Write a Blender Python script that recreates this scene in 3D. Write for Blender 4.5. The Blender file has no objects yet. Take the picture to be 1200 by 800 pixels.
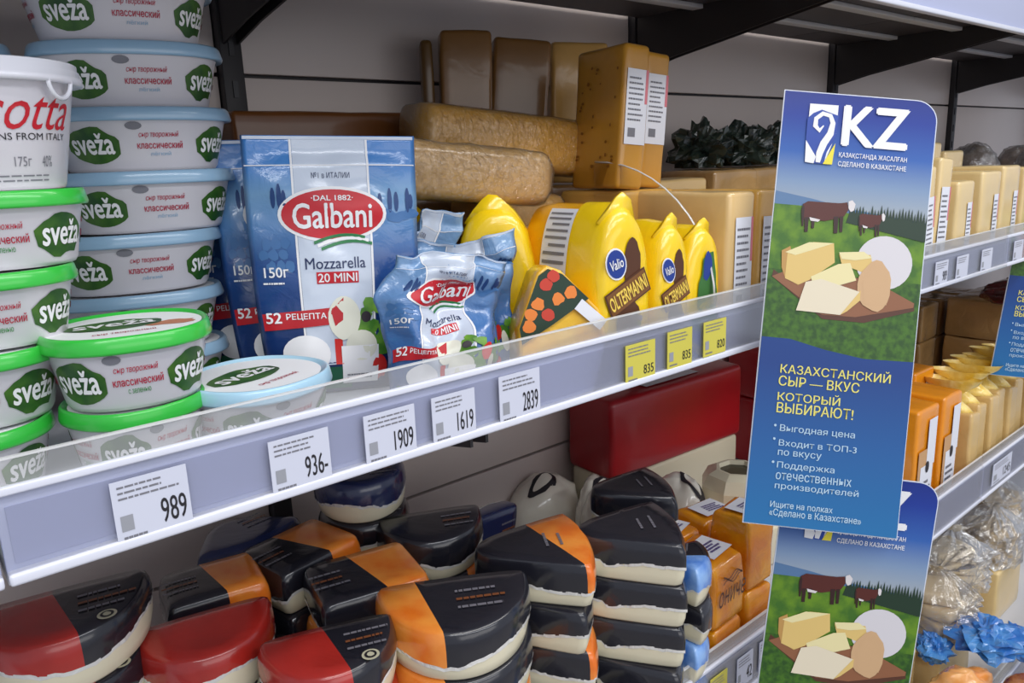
import bpy, bmesh, math, random
import numpy as np
from mathutils import Vector, Matrix, noise
from mathutils.geometry import tessellate_polygon
C = bpy.context.scene.collection
SC = bpy.context.scene
PI = math.pi
def R_(d): return math.radians(d)

# ------------------------------------------------------------------ camera
FOC = 900.0
def nrm(v): v = np.array(v, float); return v/np.linalg.norm(v)
cX = nrm([1090, -252, FOC]); cU = nrm(np.cross(cX, [-450, -192, FOC]))
if cU[1] > 0: cU = -cU
cY = np.cross(cU, cX)
if cY[2] < 0: cY = -cY
RW = np.array([cX, cY, cU])                 # world = RW @ (right, down, forward)
CAM = np.array([0.0, -0.4072, 0.1377])
def ray(px, py): return RW @ np.array([px-600, py-400, FOC])
def onD(px, py, zc): return CAM + ray(px, py)/FOC*zc
def onY(px, py, y=0.0): r = ray(px, py); return CAM + r*(y-CAM[1])/r[1]
def onZ(px, py, z): r = ray(px, py); return CAM + r*(z-CAM[2])/r[2]
cam = bpy.data.cameras.new('camera'); camo = bpy.data.objects.new('camera', cam); C.objects.link(camo)
cam.sensor_width = 36; cam.lens = 36*FOC/1200; cam.clip_start = 0.01; cam.clip_end = 50
right, down, fwd = RW[:, 0], RW[:, 1], RW[:, 2]
camo.matrix_world = Matrix(((right[0], -down[0], -fwd[0], CAM[0]), (right[1], -down[1], -fwd[1], CAM[1]),
                            (right[2], -down[2], -fwd[2], CAM[2]), (0, 0, 0, 1)))
SC.camera = camo
# ------------------------------------------------------------------ light
SC.view_settings.view_transform = 'Standard'; SC.view_settings.look = 'None'
SC.view_settings.exposure = -0.2; SC.view_settings.gamma = 1.0
w = bpy.data.worlds.new('hall'); SC.world = w; w.use_nodes = True
w.node_tree.nodes['Background'].inputs[0].default_value = (0.80, 0.86, 1.0, 1)
w.node_tree.nodes['Background'].inputs[1].default_value = 0.62
def area(name, loc, tgt, sx, sy, power, col=(1, 0.97, 0.93)):
    l = bpy.data.lights.new(name, 'AREA'); l.shape = 'RECTANGLE'; l.size = sx; l.size_y = sy; l.energy = power; l.color = col
    o = bpy.data.objects.new(name, l); C.objects.link(o); o.location = loc
    o.rotation_euler = (Vector(tgt)-Vector(loc)).to_track_quat('-Z', 'Y').to_euler(); return o
area('ceiling_lamp', (0.9, -1.05, 1.75), (0.8, 0.05, -0.1), 4.2, 0.25, 40)
area('ceiling_lamp', (0.2, -2.4, 1.75), (0.5, 0.1, -0.2), 5.0, 0.3, 52, (0.95, 0.97, 1.0))

area('added_front_fill', (0.4, -3.4, 0.5), (0.7, 0.2, -0.1), 4.5, 0.9, 24, (1, 0.98, 0.96))  # unseen low fill light, added in front to brighten the back panels

# ------------------------------------------------------------------ materials
def lin(c):
    c = [x/255.0 for x in c]
    return tuple((x/12.92 if x <= 0.04045 else ((x+0.055)/1.055)**2.4) for x in c)+(1.0,)
MATS = {}
def mat(name, col, rough=0.5, coat=0.0, bump=0.0, bscale=60, var=0.0, vscale=8, metal=0.0, col2=None, spec=0.5, sss=0.0):
    if name in MATS: return MATS[name]
    m = bpy.data.materials.new(name); m.use_nodes = True; nt = m.node_tree; b = nt.nodes['Principled BSDF']
    b.inputs['Base Color'].default_value = lin(col); b.inputs['Roughness'].default_value = rough
    b.inputs['Coat Weight'].default_value = coat; b.inputs['Coat Roughness'].default_value = 0.12
    b.inputs['Metallic'].default_value = metal; b.inputs['Specular IOR Level'].default_value = spec
    if sss:
        b.inputs['Subsurface Weight'].default_value = sss; b.inputs['Subsurface Radius'].default_value = (0.01, 0.006, 0.003)
    if bump or var or col2:
        tc = nt.nodes.new('ShaderNodeTexCoord')
    if var or col2:
        n = nt.nodes.new('ShaderNodeTexNoise'); n.inputs['Scale'].default_value = vscale; n.inputs['Detail'].default_value = 5
        nt.links.new(tc.outputs['Object'], n.inputs['Vector'])
        r = nt.nodes.new('ShaderNodeValToRGB'); c = lin(col)
        c2 = lin(col2) if col2 else tuple(x*(1-var) for x in c[:3])+(1,)
        r.color_ramp.elements[0].position = 0.38; r.color_ramp.elements[1].position = 0.62
        r.color_ramp.elements[0].color = c2; r.color_ramp.elements[1].color = c
        nt.links.new(n.outputs['Fac'], r.inputs['Fac']); nt.links.new(r.outputs['Color'], b.inputs['Base Color'])
    if bump:
        n2 = nt.nodes.new('ShaderNodeTexNoise'); n2.inputs['Scale'].default_value = bscale; n2.inputs['Detail'].default_value = 4
        n2.inputs['Distortion'].default_value = 1.0
        nt.links.new(tc.outputs['Object'], n2.inputs['Vector'])
        bp = nt.nodes.new('ShaderNodeBump'); bp.inputs['Strength'].default_value = bump; bp.inputs['Distance'].default_value = 0.004
        nt.links.new(n2.outputs['Fac'], bp.inputs['Height']); nt.links.new(bp.outputs['Normal'], b.inputs['Normal'])
        if coat: nt.links.new(bp.outputs['Normal'], b.inputs['Coat Normal'])
    MATS[name] = m; return m
def clear(name, haze=0.12, gloss=0.12, bump=0.0, bscale=40, tint=(255, 255, 255), rough=0.08):
    if name in MATS: return MATS[name]
    m = bpy.data.materials.new(name); m.use_nodes = True; nt = m.node_tree; nt.nodes.clear()
    out = nt.nodes.new('ShaderNodeOutputMaterial'); t = nt.nodes.new('ShaderNodeBsdfTransparent'); g = nt.nodes.new('ShaderNodeBsdfGlossy')
    d = nt.nodes.new('ShaderNodeBsdfDiffuse'); d.inputs[0].default_value = lin(tint); t.inputs[0].default_value = lin(tint)
    g.inputs['Roughness'].default_value = rough
    m1 = nt.nodes.new('ShaderNodeMixShader'); m1.inputs[0].default_value = haze
    m2 = nt.nodes.new('ShaderNodeMixShader')
    f = nt.nodes.new('ShaderNodeLayerWeight'); f.inputs[0].default_value = 0.25
    ma = nt.nodes.new('ShaderNodeMath'); ma.operation = 'MULTIPLY_ADD'; ma.inputs[1].default_value = 0.6; ma.inputs[2].default_value = gloss*0.4; ma.use_clamp = True
    nt.links.new(f.outputs['Fresnel'], ma.inputs[0]); nt.links.new(ma.outputs[0], m2.inputs[0])
    nt.links.new(t.outputs[0], m1.inputs[1]); nt.links.new(d.outputs[0], m1.inputs[2])
    nt.links.new(m1.outputs[0], m2.inputs[1]); nt.links.new(g.outputs[0], m2.inputs[2]); nt.links.new(m2.outputs[0], out.inputs[0])
    if bump:
        tc = nt.nodes.new('ShaderNodeTexCoord'); n2 = nt.nodes.new('ShaderNodeTexNoise'); n2.inputs['Scale'].default_value = bscale
        n2.inputs['Detail'].default_value = 4; n2.inputs['Distortion'].default_value = 1.5
        bp = nt.nodes.new('ShaderNodeBump'); bp.inputs['Strength'].default_value = bump; bp.inputs['Distance'].default_value = 0.006
        nt.links.new(tc.outputs['Object'], n2.inputs['Vector']); nt.links.new(n2.outputs['Fac'], bp.inputs['Height'])
        nt.links.new(bp.outputs['Normal'], g.inputs['Normal']); nt.links.new(bp.outputs['Normal'], f.inputs['Normal'])
    MATS[name] = m; return m
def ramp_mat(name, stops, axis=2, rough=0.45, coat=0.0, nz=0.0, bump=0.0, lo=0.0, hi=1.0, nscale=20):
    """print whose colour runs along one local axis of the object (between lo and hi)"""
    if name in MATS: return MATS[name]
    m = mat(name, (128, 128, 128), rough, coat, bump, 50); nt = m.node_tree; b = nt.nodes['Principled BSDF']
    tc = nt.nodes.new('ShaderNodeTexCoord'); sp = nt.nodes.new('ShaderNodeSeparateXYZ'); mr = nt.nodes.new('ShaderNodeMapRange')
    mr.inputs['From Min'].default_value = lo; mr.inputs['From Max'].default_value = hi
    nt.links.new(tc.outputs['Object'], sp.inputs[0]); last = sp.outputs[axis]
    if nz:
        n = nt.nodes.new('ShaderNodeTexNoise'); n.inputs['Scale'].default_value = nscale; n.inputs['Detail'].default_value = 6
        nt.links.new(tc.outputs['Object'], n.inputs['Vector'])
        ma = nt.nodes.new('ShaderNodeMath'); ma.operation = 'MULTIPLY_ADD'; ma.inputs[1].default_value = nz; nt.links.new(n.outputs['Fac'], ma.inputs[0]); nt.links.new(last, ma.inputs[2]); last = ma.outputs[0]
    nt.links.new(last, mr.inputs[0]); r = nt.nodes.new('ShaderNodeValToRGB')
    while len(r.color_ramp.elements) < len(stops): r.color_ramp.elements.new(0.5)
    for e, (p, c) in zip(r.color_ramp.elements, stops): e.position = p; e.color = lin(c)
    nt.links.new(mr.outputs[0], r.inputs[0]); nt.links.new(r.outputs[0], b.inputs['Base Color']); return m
def ink(name, col, rough=0.45): return mat('ink_'+name, col, rough)
WHITE = ink('white', (236, 236, 238)); BLACK = ink('black', (34, 32, 38)); RED = ink('red', (196, 24, 40)); GREY = ink('grey', (120, 120, 128))

def nvec(p): return Vector((noise.noise(p), noise.noise(p+Vector((31.4, 7.7, 2.9))), noise.noise(p+Vector((5.3, 57.1, 11.9)))))
# ------------------------------------------------------------------ mesh helpers
def mesh(name, vs, fs, mats, mi=None, smooth=True, recalc=True):
    me = bpy.data.meshes.new(name); me.from_pydata([tuple(v) for v in vs], [], fs)
    for m in (mats if isinstance(mats, (list, tuple)) else [mats]): me.materials.append(m)
    if mi is not None: me.polygons.foreach_set('material_index', mi)
    if recalc:
        bm = bmesh.new(); bm.from_mesh(me); bmesh.ops.recalc_face_normals(bm, faces=bm.faces); bm.to_mesh(me); bm.free()
    me.polygons.foreach_set('use_smooth', [smooth]*len(me.polygons)); me.update(); return me
def obj(name, me, parent=None, loc=(0, 0, 0), rot=(0, 0, 0)):
    o = bpy.data.objects.new(name, me); C.objects.link(o); o.parent = parent; o.location = loc; o.rotation_euler = rot; return o
def thing(name, label, cat, loc=(0, 0, 0), rot=(0, 0, 0), group=None):
    o = bpy.data.objects.new(name, None); C.objects.link(o); o.empty_display_size = 0.02
    o.location = loc; o.rotation_euler = rot; o['label'] = label; o['category'] = cat
    if group: o['group'] = group
    return o
def dup(root, loc, rot, label, group=None, kids=True):
    def cp(o, p):
        c = o.copy(); C.objects.link(c); c.parent = p
        for ch in list(CH.get(o.name, [])): cp(ch, c)
        return c
    r = root.copy(); C.objects.link(r); r.location = loc; r.rotation_euler = rot; r['label'] = label
    if group: r['group'] = group
    for ch in list(root.children): 
        c = ch.copy(); C.objects.link(c); c.parent = r
        for g in list(ch.children):
            d = g.copy(); C.objects.link(d); d.parent = c
    return r
CH = {}
def box_me(name, x0, x1, y0, y1, z0, z1, m, bev=0.0, seg=2, smooth=None):
    bm = bmesh.new(); bmesh.ops.create_cube(bm, size=1)
    for v in bm.verts: v.co = Vector(((x0+x1)/2+v.co.x*(x1-x0), (y0+y1)/2+v.co.y*(y1-y0), (z0+z1)/2+v.co.z*(z1-z0)))
    if bev: bmesh.ops.bevel(bm, geom=bm.edges[:], offset=bev, segments=seg, affect='EDGES', profile=0.6)
    me = bpy.data.meshes.new(name); bm.to_mesh(me); bm.free(); me.materials.append(m)
    me.polygons.foreach_set('use_smooth', [bool(bev) if smooth is None else smooth]*len(me.polygons)); return me
def soft_box(name, w, d, h, m, bev=0.006, amp=0.0, fr=30, seed=0, taper=0.0, cuts=5):
    """slightly uneven vacuum-packed block, base at z=0, centred in x and y"""
    bm = bmesh.new(); bmesh.ops.create_cube(bm, size=1)
    for v in bm.verts: v.co = Vector((v.co.x*w, v.co.y*d, v.co.z*h+h/2))
    bmesh.ops.bevel(bm, geom=bm.edges[:], offset=bev, segments=3, affect='EDGES', profile=0.5)
    if amp: bmesh.ops.subdivide_edges(bm, edges=[e for e in bm.edges if e.calc_length() > 0.02], cuts=cuts, use_grid_fill=True)
    for v in bm.verts:
        if taper: f = 1-taper*v.co.z/h; v.co.x *= f; v.co.y *= f
        if amp:
            p = v.co*fr+Vector((seed*3.1, seed*1.7, seed)); n_ = nvec(p)
            v.co += n_*amp*(1 if v.co.z > h*0.06 else 0.15)
            if v.co.z < 0.0005: v.co.z = 0.0005
    me = bpy.data.meshes.new(name); bm.to_mesh(me); bm.free(); me.materials.append(m)
    me.polygons.foreach_set('use_smooth', [True]*len(me.polygons)); return me
def loft(name, rings, mats, cap0=True, cap1=True, mfn=None, smooth=True, closed=True):
    n = len(rings[0]); vs = [p for r in rings for p in r]; fs = []; 
    for i in range(len(rings)-1):
        for j in range(n if closed else n-1):
            k = (j+1) % n; fs.append((i*n+j, i*n+k, (i+1)*n+k, (i+1)*n+j))
    if cap0: fs.append(tuple(range(n-1, -1, -1)))
    if cap1: fs.append(tuple((len(rings)-1)*n+j for j in range(n)))
    mi = None
    if mfn:
        mi = []
        for f in fs:
            c = sum((Vector(vs[q]) for q in f), Vector())/len(f); mi.append(mfn(c))
    return mesh(name, vs, fs, mats, mi, smooth, recalc=closed)
def oval(a, b, n=48, e=2.2):
    out = []
    for i in range(n):
        t = 2*PI*i/n; c, s = math.cos(t), math.sin(t)
        out.append((a*math.copysign(abs(c)**(2/e), c), b*math.copysign(abs(s)**(2/e), s)))
    return out

# ---- flat print: polygons in 2D (u right, v up) mapped on a surface by a warp(u, v, off)
_tc = {}
def text2d(s, bold=0.0, shear=0.0):
    k = (s, shear)
    if k in _tc: return _tc[k]
    cu = bpy.data.curves.new('t', 'FONT'); cu.body = s; cu.size = 1
    o = bpy.data.objects.new('t', cu); C.objects.link(o); dg = bpy.context.evaluated_depsgraph_get(); dg.update()
    cc = o.to_curve(dg, apply_modifiers=False); cons = []
    for sp in cc.splines:                    # every contour filled on its own, so overlapping strokes of a glyph stay solid
        p = []
        if sp.type == 'BEZIER':
            q = sp.bezier_points; n = len(q)
            for i in range(n):
                A, B = q[i], q[(i+1) % n]; a0, a1, a2, a3 = A.co, A.handle_right, B.handle_left, B.co
                st = (a1-a0).cross(a3-a0).length < 1e-5 and (a2-a0).cross(a3-a0).length < 1e-5
                for t in ((0,) if st else (0, .33, .67)): p.append(a0*(1-t)**3+a1*3*t*(1-t)**2+a2*3*t*t*(1-t)+a3*t**3)
        else: p = [Vector(v.co[:3]) for v in sp.points]
        p = [Vector((v.x, v.y, 0)) for i, v in enumerate(p) if (v-p[i-1]).length > 1e-5]
        if len(p) > 2: cons.append((sum(p[i-1].x*v.y-v.x*p[i-1].y for i, v in enumerate(p))/2, p))
    o.to_curve_clear(); bpy.data.objects.remove(o); bpy.data.curves.remove(cu)
    if not cons: return [], []
    vs, fs = [], []
    def inside(pt, poly):
        r = False
        for i, v in enumerate(poly):
            u = poly[i-1]
            if (v.y > pt.y) != (u.y > pt.y) and pt.x < (u.x-v.x)*(pt.y-v.y)/(u.y-v.y)+v.x: r = not r
        return r
    for ar, p in cons:
        if any(a_*ar < 0 and abs(a_) > abs(ar) and all(inside(v, h) for v in p) for a_, h in cons): continue
        hs = [h for a_, h in cons if a_*ar < 0 and abs(a_) < abs(ar) and all(inside(v, p) for v in h)]
        loops = [p]+hs; fl_ = [v for l in loops for v in l]; b = len(vs); vs += [(v.x+shear*v.y, v.y) for v in fl_]
        fs += [tuple(b+i for i in tri) for tri in tessellate_polygon(loops)]
    _tc[k] = (vs, fs); return vs, fs
STUFF = {'fine_print', 'landscape', 'sleeve_print', 'salad_picture', 'lattice_print', 'fir_print', 'hole', 'flowers', 'script_print', 'flavour_line', 'lettering', 'cow_print', 'lettering_white', 'stripe_edge', 'zip_line', 'flower', 'heading'}
class Print:
    def __init__(s, warp, parent): s.w = warp; s.p = parent; s.L = {}
    def add(s, name, m, vs, fs, off):
        L = s.L.setdefault((name, m.name), [m, [], []]); b = len(L[1])
        L[1] += [s.w(u, v, off) for u, v in vs]; L[2] += [tuple(b+i for i in f) for f in fs]
    def text(s, name, m, t, x0, y0, x1, y1, off=0.0006, bold=0.0, shear=0.0, rot=0.0):
        vs, fs = text2d(t, 0, shear)
        if not vs: return
        ax = min(v[0] for v in vs); bx = max(v[0] for v in vs); ay = min(v[1] for v in vs); by = max(v[1] for v in vs)
        P = [((v[0]-ax)/(bx-ax)*(x1-x0)+x0, (v[1]-ay)/(by-ay)*(y1-y0)+y0) for v in vs]
        if rot:
            cx, cy = (x0+x1)/2, (y0+y1)/2; c, q = math.cos(rot), math.sin(rot); P = [(cx+(u-cx)*c-(v-cy)*q, cy+(u-cx)*q+(v-cy)*c) for u, v in P]
        if bold < .005: s.add(name, m, P, fs, off); return
        e = bold*.8*(x1-x0)/(bx-ax); g_ = bold*.6*(y1-y0)/(by-ay)             # heavier strokes by overprinting
        for q, (dx, dy) in enumerate(((-e, 0), (e, 0), (0, g_), (0, -g_)) if bold > .015 else ((-e, 0), (e, 0))):
            s.add(name, m, [(u+dx, v+dy) for u, v in P], fs, off+q*.00003)
    def rect(s, name, m, x0, y0, x1, y1, off=0.0003, n=1, k=1, rot=0.0):
        vs = [(x0+(x1-x0)*i/n, y0+(y1-y0)*j/k) for j in range(k+1) for i in range(n+1)]
        if rot:
            cx, cy = (x0+x1)/2, (y0+y1)/2; c, q = math.cos(rot), math.sin(rot); vs = [(cx+(u-cx)*c-(v-cy)*q, cy+(u-cx)*q+(v-cy)*c) for u, v in vs]
        fs = [(j*(n+1)+i, j*(n+1)+i+1, (j+1)*(n+1)+i+1, (j+1)*(n+1)+i) for j in range(k) for i in range(n)]
        s.add(name, m, vs, fs, off)
    def ell(s, name, m, cx, cy, rx, ry, off=0.0003, n=28, rings=3, wob=0.0, seed=0, rot=0.0):
        vs = [(cx, cy)]; fs = []; c, q = math.cos(rot), math.sin(rot)
        for r in range(1, rings+1):
            for i in range(n):
                t = 2*PI*i/n; f = r/rings*(1+wob*noise.noise(Vector((math.cos(t)*2+seed*5, math.sin(t)*2, seed*3.3))))
                u, v = rx*f*math.cos(t), ry*f*math.sin(t); vs.append((cx+u*c-v*q, cy+u*q+v*c))
        for i in range(n): fs.append((0, 1+i, 1+(i+1) % n))
        for r in range(rings-1):
            for i in range(n):
                a = 1+r*n; b = a+n; fs.append((a+i, b+i, b+(i+1) % n, a+(i+1) % n))
        s.add(name, m, vs, fs, off)
    def poly(s, name, m, pts, off=0.0003): s.add(name, m, pts, [tuple(range(len(pts)))], off)
    def stroke(s, name, m, pts, wd, off=0.0004):
        vs = []; fs = []; n = len(pts)
        for i, (x, y) in enumerate(pts):
            a = pts[max(0, i-1)]; b = pts[min(n-1, i+1)]; dx, dy = b[0]-a[0], b[1]-a[1]; l = math.hypot(dx, dy) or 1
            ww = wd[i] if isinstance(wd, (list, tuple)) else wd
            vs += [(x-dy/l*ww/2, y+dx/l*ww/2), (x+dy/l*ww/2, y-dx/l*ww/2)]
        for i in range(n-1): fs.append((2*i, 2*i+1, 2*i+3, 2*i+2))
        s.add(name, m, vs, fs, off)
    def lines(s, name, m, x0, y0, x1, y1, n, seed=0, off=0.0005, fill=0.45, gap=True):
        """rows of small print too fine to read"""
        rnd = random.Random(seed); dy = (y1-y0)/n
        for i in range(n):
            y = y0+dy*i; x = x0; xe = x1-(rnd.random()*0.3*(x1-x0) if gap else 0)
            while x < xe:
                l = (0.05+0.12*rnd.random())*(x1-x0); s.rect(name, m, x, y+dy*0.25, min(x+l, xe), y+dy*(0.25+fill), off); x += l+0.02*(x1-x0)
    def done(s):
        out = []
        for (name, mn), (m, vs, fs) in s.L.items():
            out.append(obj(name, mesh(name, vs, fs, m, recalc=False), s.p))
            if name in STUFF: out[-1]['kind'] = 'stuff'
        return out
def planar(y=0.0, ox=0.0, oz=0.0, sc=1.0):          # print on a face looking to local -y
    return lambda u, v, o: (ox+u*sc, y-o, oz+v*sc)
def topar(z=0.0, ox=0.0, oy=0.0): return lambda u, v, o: (ox+u, oy+v, z+o)   # print on a face looking up
def sidar(x, ox=0.0, oz=0.0): return lambda u, v, o: (x-o, -u+ox, v+oz)        # print on a face looking to local -x

# ------------------------------------------------------------------ setting
XL, XR = -0.9, 3.2
DK = 0.40                                     # back panel plane
PANEL = mat('panel_paint', (222, 209, 203), 0.38, var=0.05, vscale=3)
METAL = mat('white_shelf_paint', (205, 207, 214), 0.4)
DARK = mat('dark_bracket_paint', (42, 39, 42), 0.5)
RAILM = mat('price_rail_plastic', (176, 182, 212), 0.35, coat=0.3)
LIP = mat('rail_lip_plastic', (222, 224, 236), 0.3, coat=0.4)
GUARD = clear('clear_guard', 0.13, 0.2)
EDGE = clear('clear_edge', 0.62, 0.3)
fl = obj('floor', box_me('floor', -3, 5, -4, 1.2, -1.22, -1.2, mat('floor_tile', (170, 165, 160), 0.3, var=0.1))); fl['kind'] = 'structure'
POSTX = [-0.29, 0.318, 0.94, 1.535, 2.14, 2.75]
wb = obj('wall_back', box_me('wall_back', XL, XR, DK+0.012, DK+0.03, -1.2, 1.0, DARK)); wb['kind'] = 'structure'
for i in range(len(POSTX)-1):
    for z0, z1 in ((-1.1, -0.808), (-0.804, -0.287), (-0.283, 0.233), (0.237, 0.75)):
        obj('panel', box_me('panel', POSTX[i]+0.012, POSTX[i+1]-0.012, DK, DK+0.011, z0, z1, PANEL, 0.001), wb)
obj('panel', box_me('panel', XL, POSTX[0]-0.012, DK, DK+0.011, -1.1, 0.75, PANEL), wb)
for i, x in enumerate(POSTX):
    t = obj('trim_%d' % (i+1), box_me('post', x-0.011, x+0.011, DK-0.012, DK+0.01, -1.15, 0.8, DARK, 0.001)); t['kind'] = 'structure'
    me = box_me('slot', -0.0025, 0.0025, -0.0135, -0.012, -0.008, 0.008, BLACK)
    for k in range(18): obj('slot', me, t, (x, DK, -0.3+k*0.04))

def shelf(name, label, x0, x1, zt, deck, h, guard, under=False, y0=0.0):
    """deck plus price rail: zt is where the rail meets the clear guard"""
    t = thing(name, label, 'shelf', ((x0+x1)/2, y0, zt)); L = (x1-x0)/2-0.001
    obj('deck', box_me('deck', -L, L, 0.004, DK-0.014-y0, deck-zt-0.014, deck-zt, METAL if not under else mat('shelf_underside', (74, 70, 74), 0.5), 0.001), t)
    obj('price_rail', box_me('rail', -L, L, 0.0, 0.004, -h, 0, RAILM, 0.0006), t)
    if guard: obj('channel_insert', box_me('insert', -L+.004, L-.004, -.0006, .0, -h+.006, -.009, mat('rail_insert', (160, 166, 200), .4)), t)
    obj('top_lip', box_me('lip', -L, L, -0.003, 0.001, -0.003, 0.0012, LIP, 0.0008), t)
    obj('bottom_lip', box_me('lip', -L, L, -0.006, 0.003, -h-0.003, -h+0.003, LIP, 0.0015), t)
    if guard:
        obj('guard', box_me('guard', -L, L, -0.0005, 0.0012, 0.001, guard, GUARD), t)
        obj('guard_edge', box_me('edge', -L, L, -0.0009, 0.0016, guard, guard+0.0011, EDGE), t)
        obj('rail_cover', box_me('cover', -L, L, -0.0045, -0.0039, -h+0.002, -0.0022, clear('rail_cover_film', 0.03, 0.08)), t)
    nx = [p for p in POSTX if x0-0.02 < p < x1+0.02]
    for p in nx:
        for s in (-0.007, 0.007):
            X = p-(x0+x1)/2+s; zb = deck-zt-0.0145; d = DK-0.014-y0
            pr = [(d, zb), (d, zb-0.075), (d-0.06, zb-0.062), (0.05, zb-0.018), (0.012, zb-0.010), (0.012, zb)]
            vs = [(X-0.0012, a, b) for a, b in pr]+[(X+0.0012, a, b) for a, b in pr]; n = len(pr)
            fs = [tuple(range(n)), tuple(range(2*n-1, n-1, -1))]+[(i, (i+1) % n, n+(i+1) % n, n+i) for i in range(n)]
            if under or abs(s) > 0: obj('bracket', mesh('bracket', vs, fs, DARK, smooth=False), t)
    if under:
        for y in (0.06, 0.16, 0.27): obj('stiffener', box_me('rib', -L, L, y, y+0.018, deck-zt-0.02, deck-zt-0.0142, METAL, 0.001), t)
    return t
DZ = -0.036; D2 = -0.420; D3 = -0.80
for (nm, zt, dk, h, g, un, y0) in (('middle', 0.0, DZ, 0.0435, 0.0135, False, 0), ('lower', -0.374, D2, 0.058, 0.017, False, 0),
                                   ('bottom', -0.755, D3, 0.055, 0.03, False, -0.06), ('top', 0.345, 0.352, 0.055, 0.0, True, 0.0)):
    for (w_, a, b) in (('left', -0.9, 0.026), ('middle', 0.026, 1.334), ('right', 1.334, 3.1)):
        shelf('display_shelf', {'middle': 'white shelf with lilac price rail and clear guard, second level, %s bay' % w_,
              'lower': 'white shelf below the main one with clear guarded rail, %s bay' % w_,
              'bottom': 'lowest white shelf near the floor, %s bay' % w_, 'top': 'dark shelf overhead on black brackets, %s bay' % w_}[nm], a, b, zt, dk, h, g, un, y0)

# ------------------------------------------------------------------ tubs
LEAF = mat('leaf_green_print', (26, 74, 28), 0.4, col2=(66, 108, 36), vscale=60)
TUBW = mat('tub_white_plastic', (214, 211, 217), 0.35, coat=0.25)
LBLUE = mat('lid_pale_blue', (150, 186, 214), 0.28, coat=0.5); LGREEN = mat('lid_bright_green', (54, 190, 66), 0.28, coat=0.5)
CRIM = ink('crimson', (176, 34, 62)); PBLUE = ink('pale_blue', (150, 180, 205)); LIDW = ink('lid_white', (240, 242, 244))
LEAFG = ink('herb_green', (70, 140, 80))
HT = 0.0445
def make_tub(a, b, lidm, flavour, kind, label, loc, yaw, group, phase=11):
    t = thing('cheese_tub', label, 'tub', loc, (0, 0, R_(yaw)), group)
    h = HT
    def ring(f, z, e=2.3): return [(x*f, y*f, z) for x, y in oval(a, b, 56, e)]
    obj('body', loft('tub_body', [ring(.70, 0), ring(.76, .0005), ring(.79, .003), ring(.915, h-.010), ring(.93, h-.009), ring(.93, h-.004)], TUBW), t)
    obj('lid', loft('tub_lid', [ring(.945, h-.0095), ring(.99, h-.0095), ring(1.0, h-.008), ring(.975, h-.0015), ring(.955, h), ring(.93, h), ring(.915, h-.0018), ring(.5, h-.0018)], lidm), t)
    ov = oval(1, 1, 56, 2.3)
    def side(u, v, o):              # u in degrees round the wall (0 = front), v height
        f = .79+(.915-.79)*(v-.003)/(h-.013); th = R_(u-90); c, s = math.cos(th), math.sin(th)
        r = (abs(c)**2.3+abs(s)**2.3)**(-1/2.3); x, y = a*f*r*c, b*f*r*s; l = math.hypot(x, y); return (x*(1+o/l), y*(1+o/l), v)
    P = Print(side, t); k = 57.3/(.86*(a+b)/2)          # degrees per metre
    for q in range(4):
        c = phase+45+90*q
        G = Print(side, t); G.ell('logo', LEAF, c, .0185, .0163*k, .0125, .0004, 26, 3, .22, q); lo = G.done()[0]
        G = Print(side, lo); G.text('logo_lettering', WHITE, 'sveža', c-.0125*k, .0125, c+.0125*k, .0265, .0008, .03); G.done()
        c = phase+90*q
        P.text('lettering', CRIM, 'сыр творожный', c-.0115*k, .0225, c+.0105*k, .0275, .0006, .012, .25)
        P.text('lettering', CRIM, 'классический', c-.013*k, .0155, c+.013*k, .0205, .0006, .02)
        P.text('flavour_line', LEAFG if flavour == 'с зеленью' else PBLUE, flavour, c-.006*k, .0105, c+.006*k, .0133, .0006, .01)
    P.ell('stamp', GREY, phase-16, .0315, .0045*k, .0028, .0005, 14, 1)
    P.done()
    P = Print(topar(h-.0018), t)
    P.ell('lid_print', LIDW, 0, 0, a*.90, b*.90, .0002, 40, 2)
    P.ell('lid_logo', LEAF, -a*.12, b*.1, a*.56, b*.34, .0005, 30, 2, .15, 3)
    P.text('lid_lettering', WHITE, 'sveža', -a*.58, -b*.04, a*.34, b*.28, .0008, .03)
    P.text('lid_lettering', CRIM, 'сыр творожный', -a*.4, -b*.55, a*.3, -b*.42, .0006, .012)
    if kind: P.ell('serving_picture', ink('bread_print', (190, 120, 84)), a*.5, -b*.16, a*.3, b*.16, .0004, 16, 1, .4, 2)
    P.done(); return t
A1, B1 = 0.0665, 0.0475
_c = onD(165, 205, .590); CX, CY = _c[0], _c[1]
g = 'pale blue lidded cheese tubs in the tall stack'
words = ['lowest', 'second', 'third', 'fourth', 'fifth', 'sixth', 'seventh', 'eighth', 'ninth']
tb = make_tub(A1, B1, LBLUE, 'лёгкий', 0, 'pale blue lidded white cheese tub, lowest of the tall stack beside the pouches', (CX-.017, CY+.006, DZ), -15, g)
col = [(CX-.016, CY+.006, -18), (CX-.013, CY+.004, -14), (CX+.002, CY, -13), (CX+.004, CY, -14), (CX+.003, CY+.001, -15), (CX, CY, -14)]
for i, (x, y, ya) in enumerate(col):
    dup(tb, (x, y, DZ+HT*(i+1)), (0, 0, R_(ya)), 'pale blue lidded white cheese tub, %s from bottom of the tall stack beside the pouches' % words[i+1], g)
g = 'pale blue lidded cheese tubs in the stack further left'
p = onY(-125, 60, .27)
for i in range(7):
    dup(tb, (p[0]+.001*(i % 2), .27, DZ+HT*i), (0, 0, R_(-4)), 'pale blue lidded cheese tub in the back left corner stack, %s from its bottom' % words[i], g)
A2 = 0.0475
g = 'green lidded herb cheese tubs in the left stack'
lg = [(-50, .0), (-37, 0), (-22, 0), (-8, 0)]
gt = None
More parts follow.
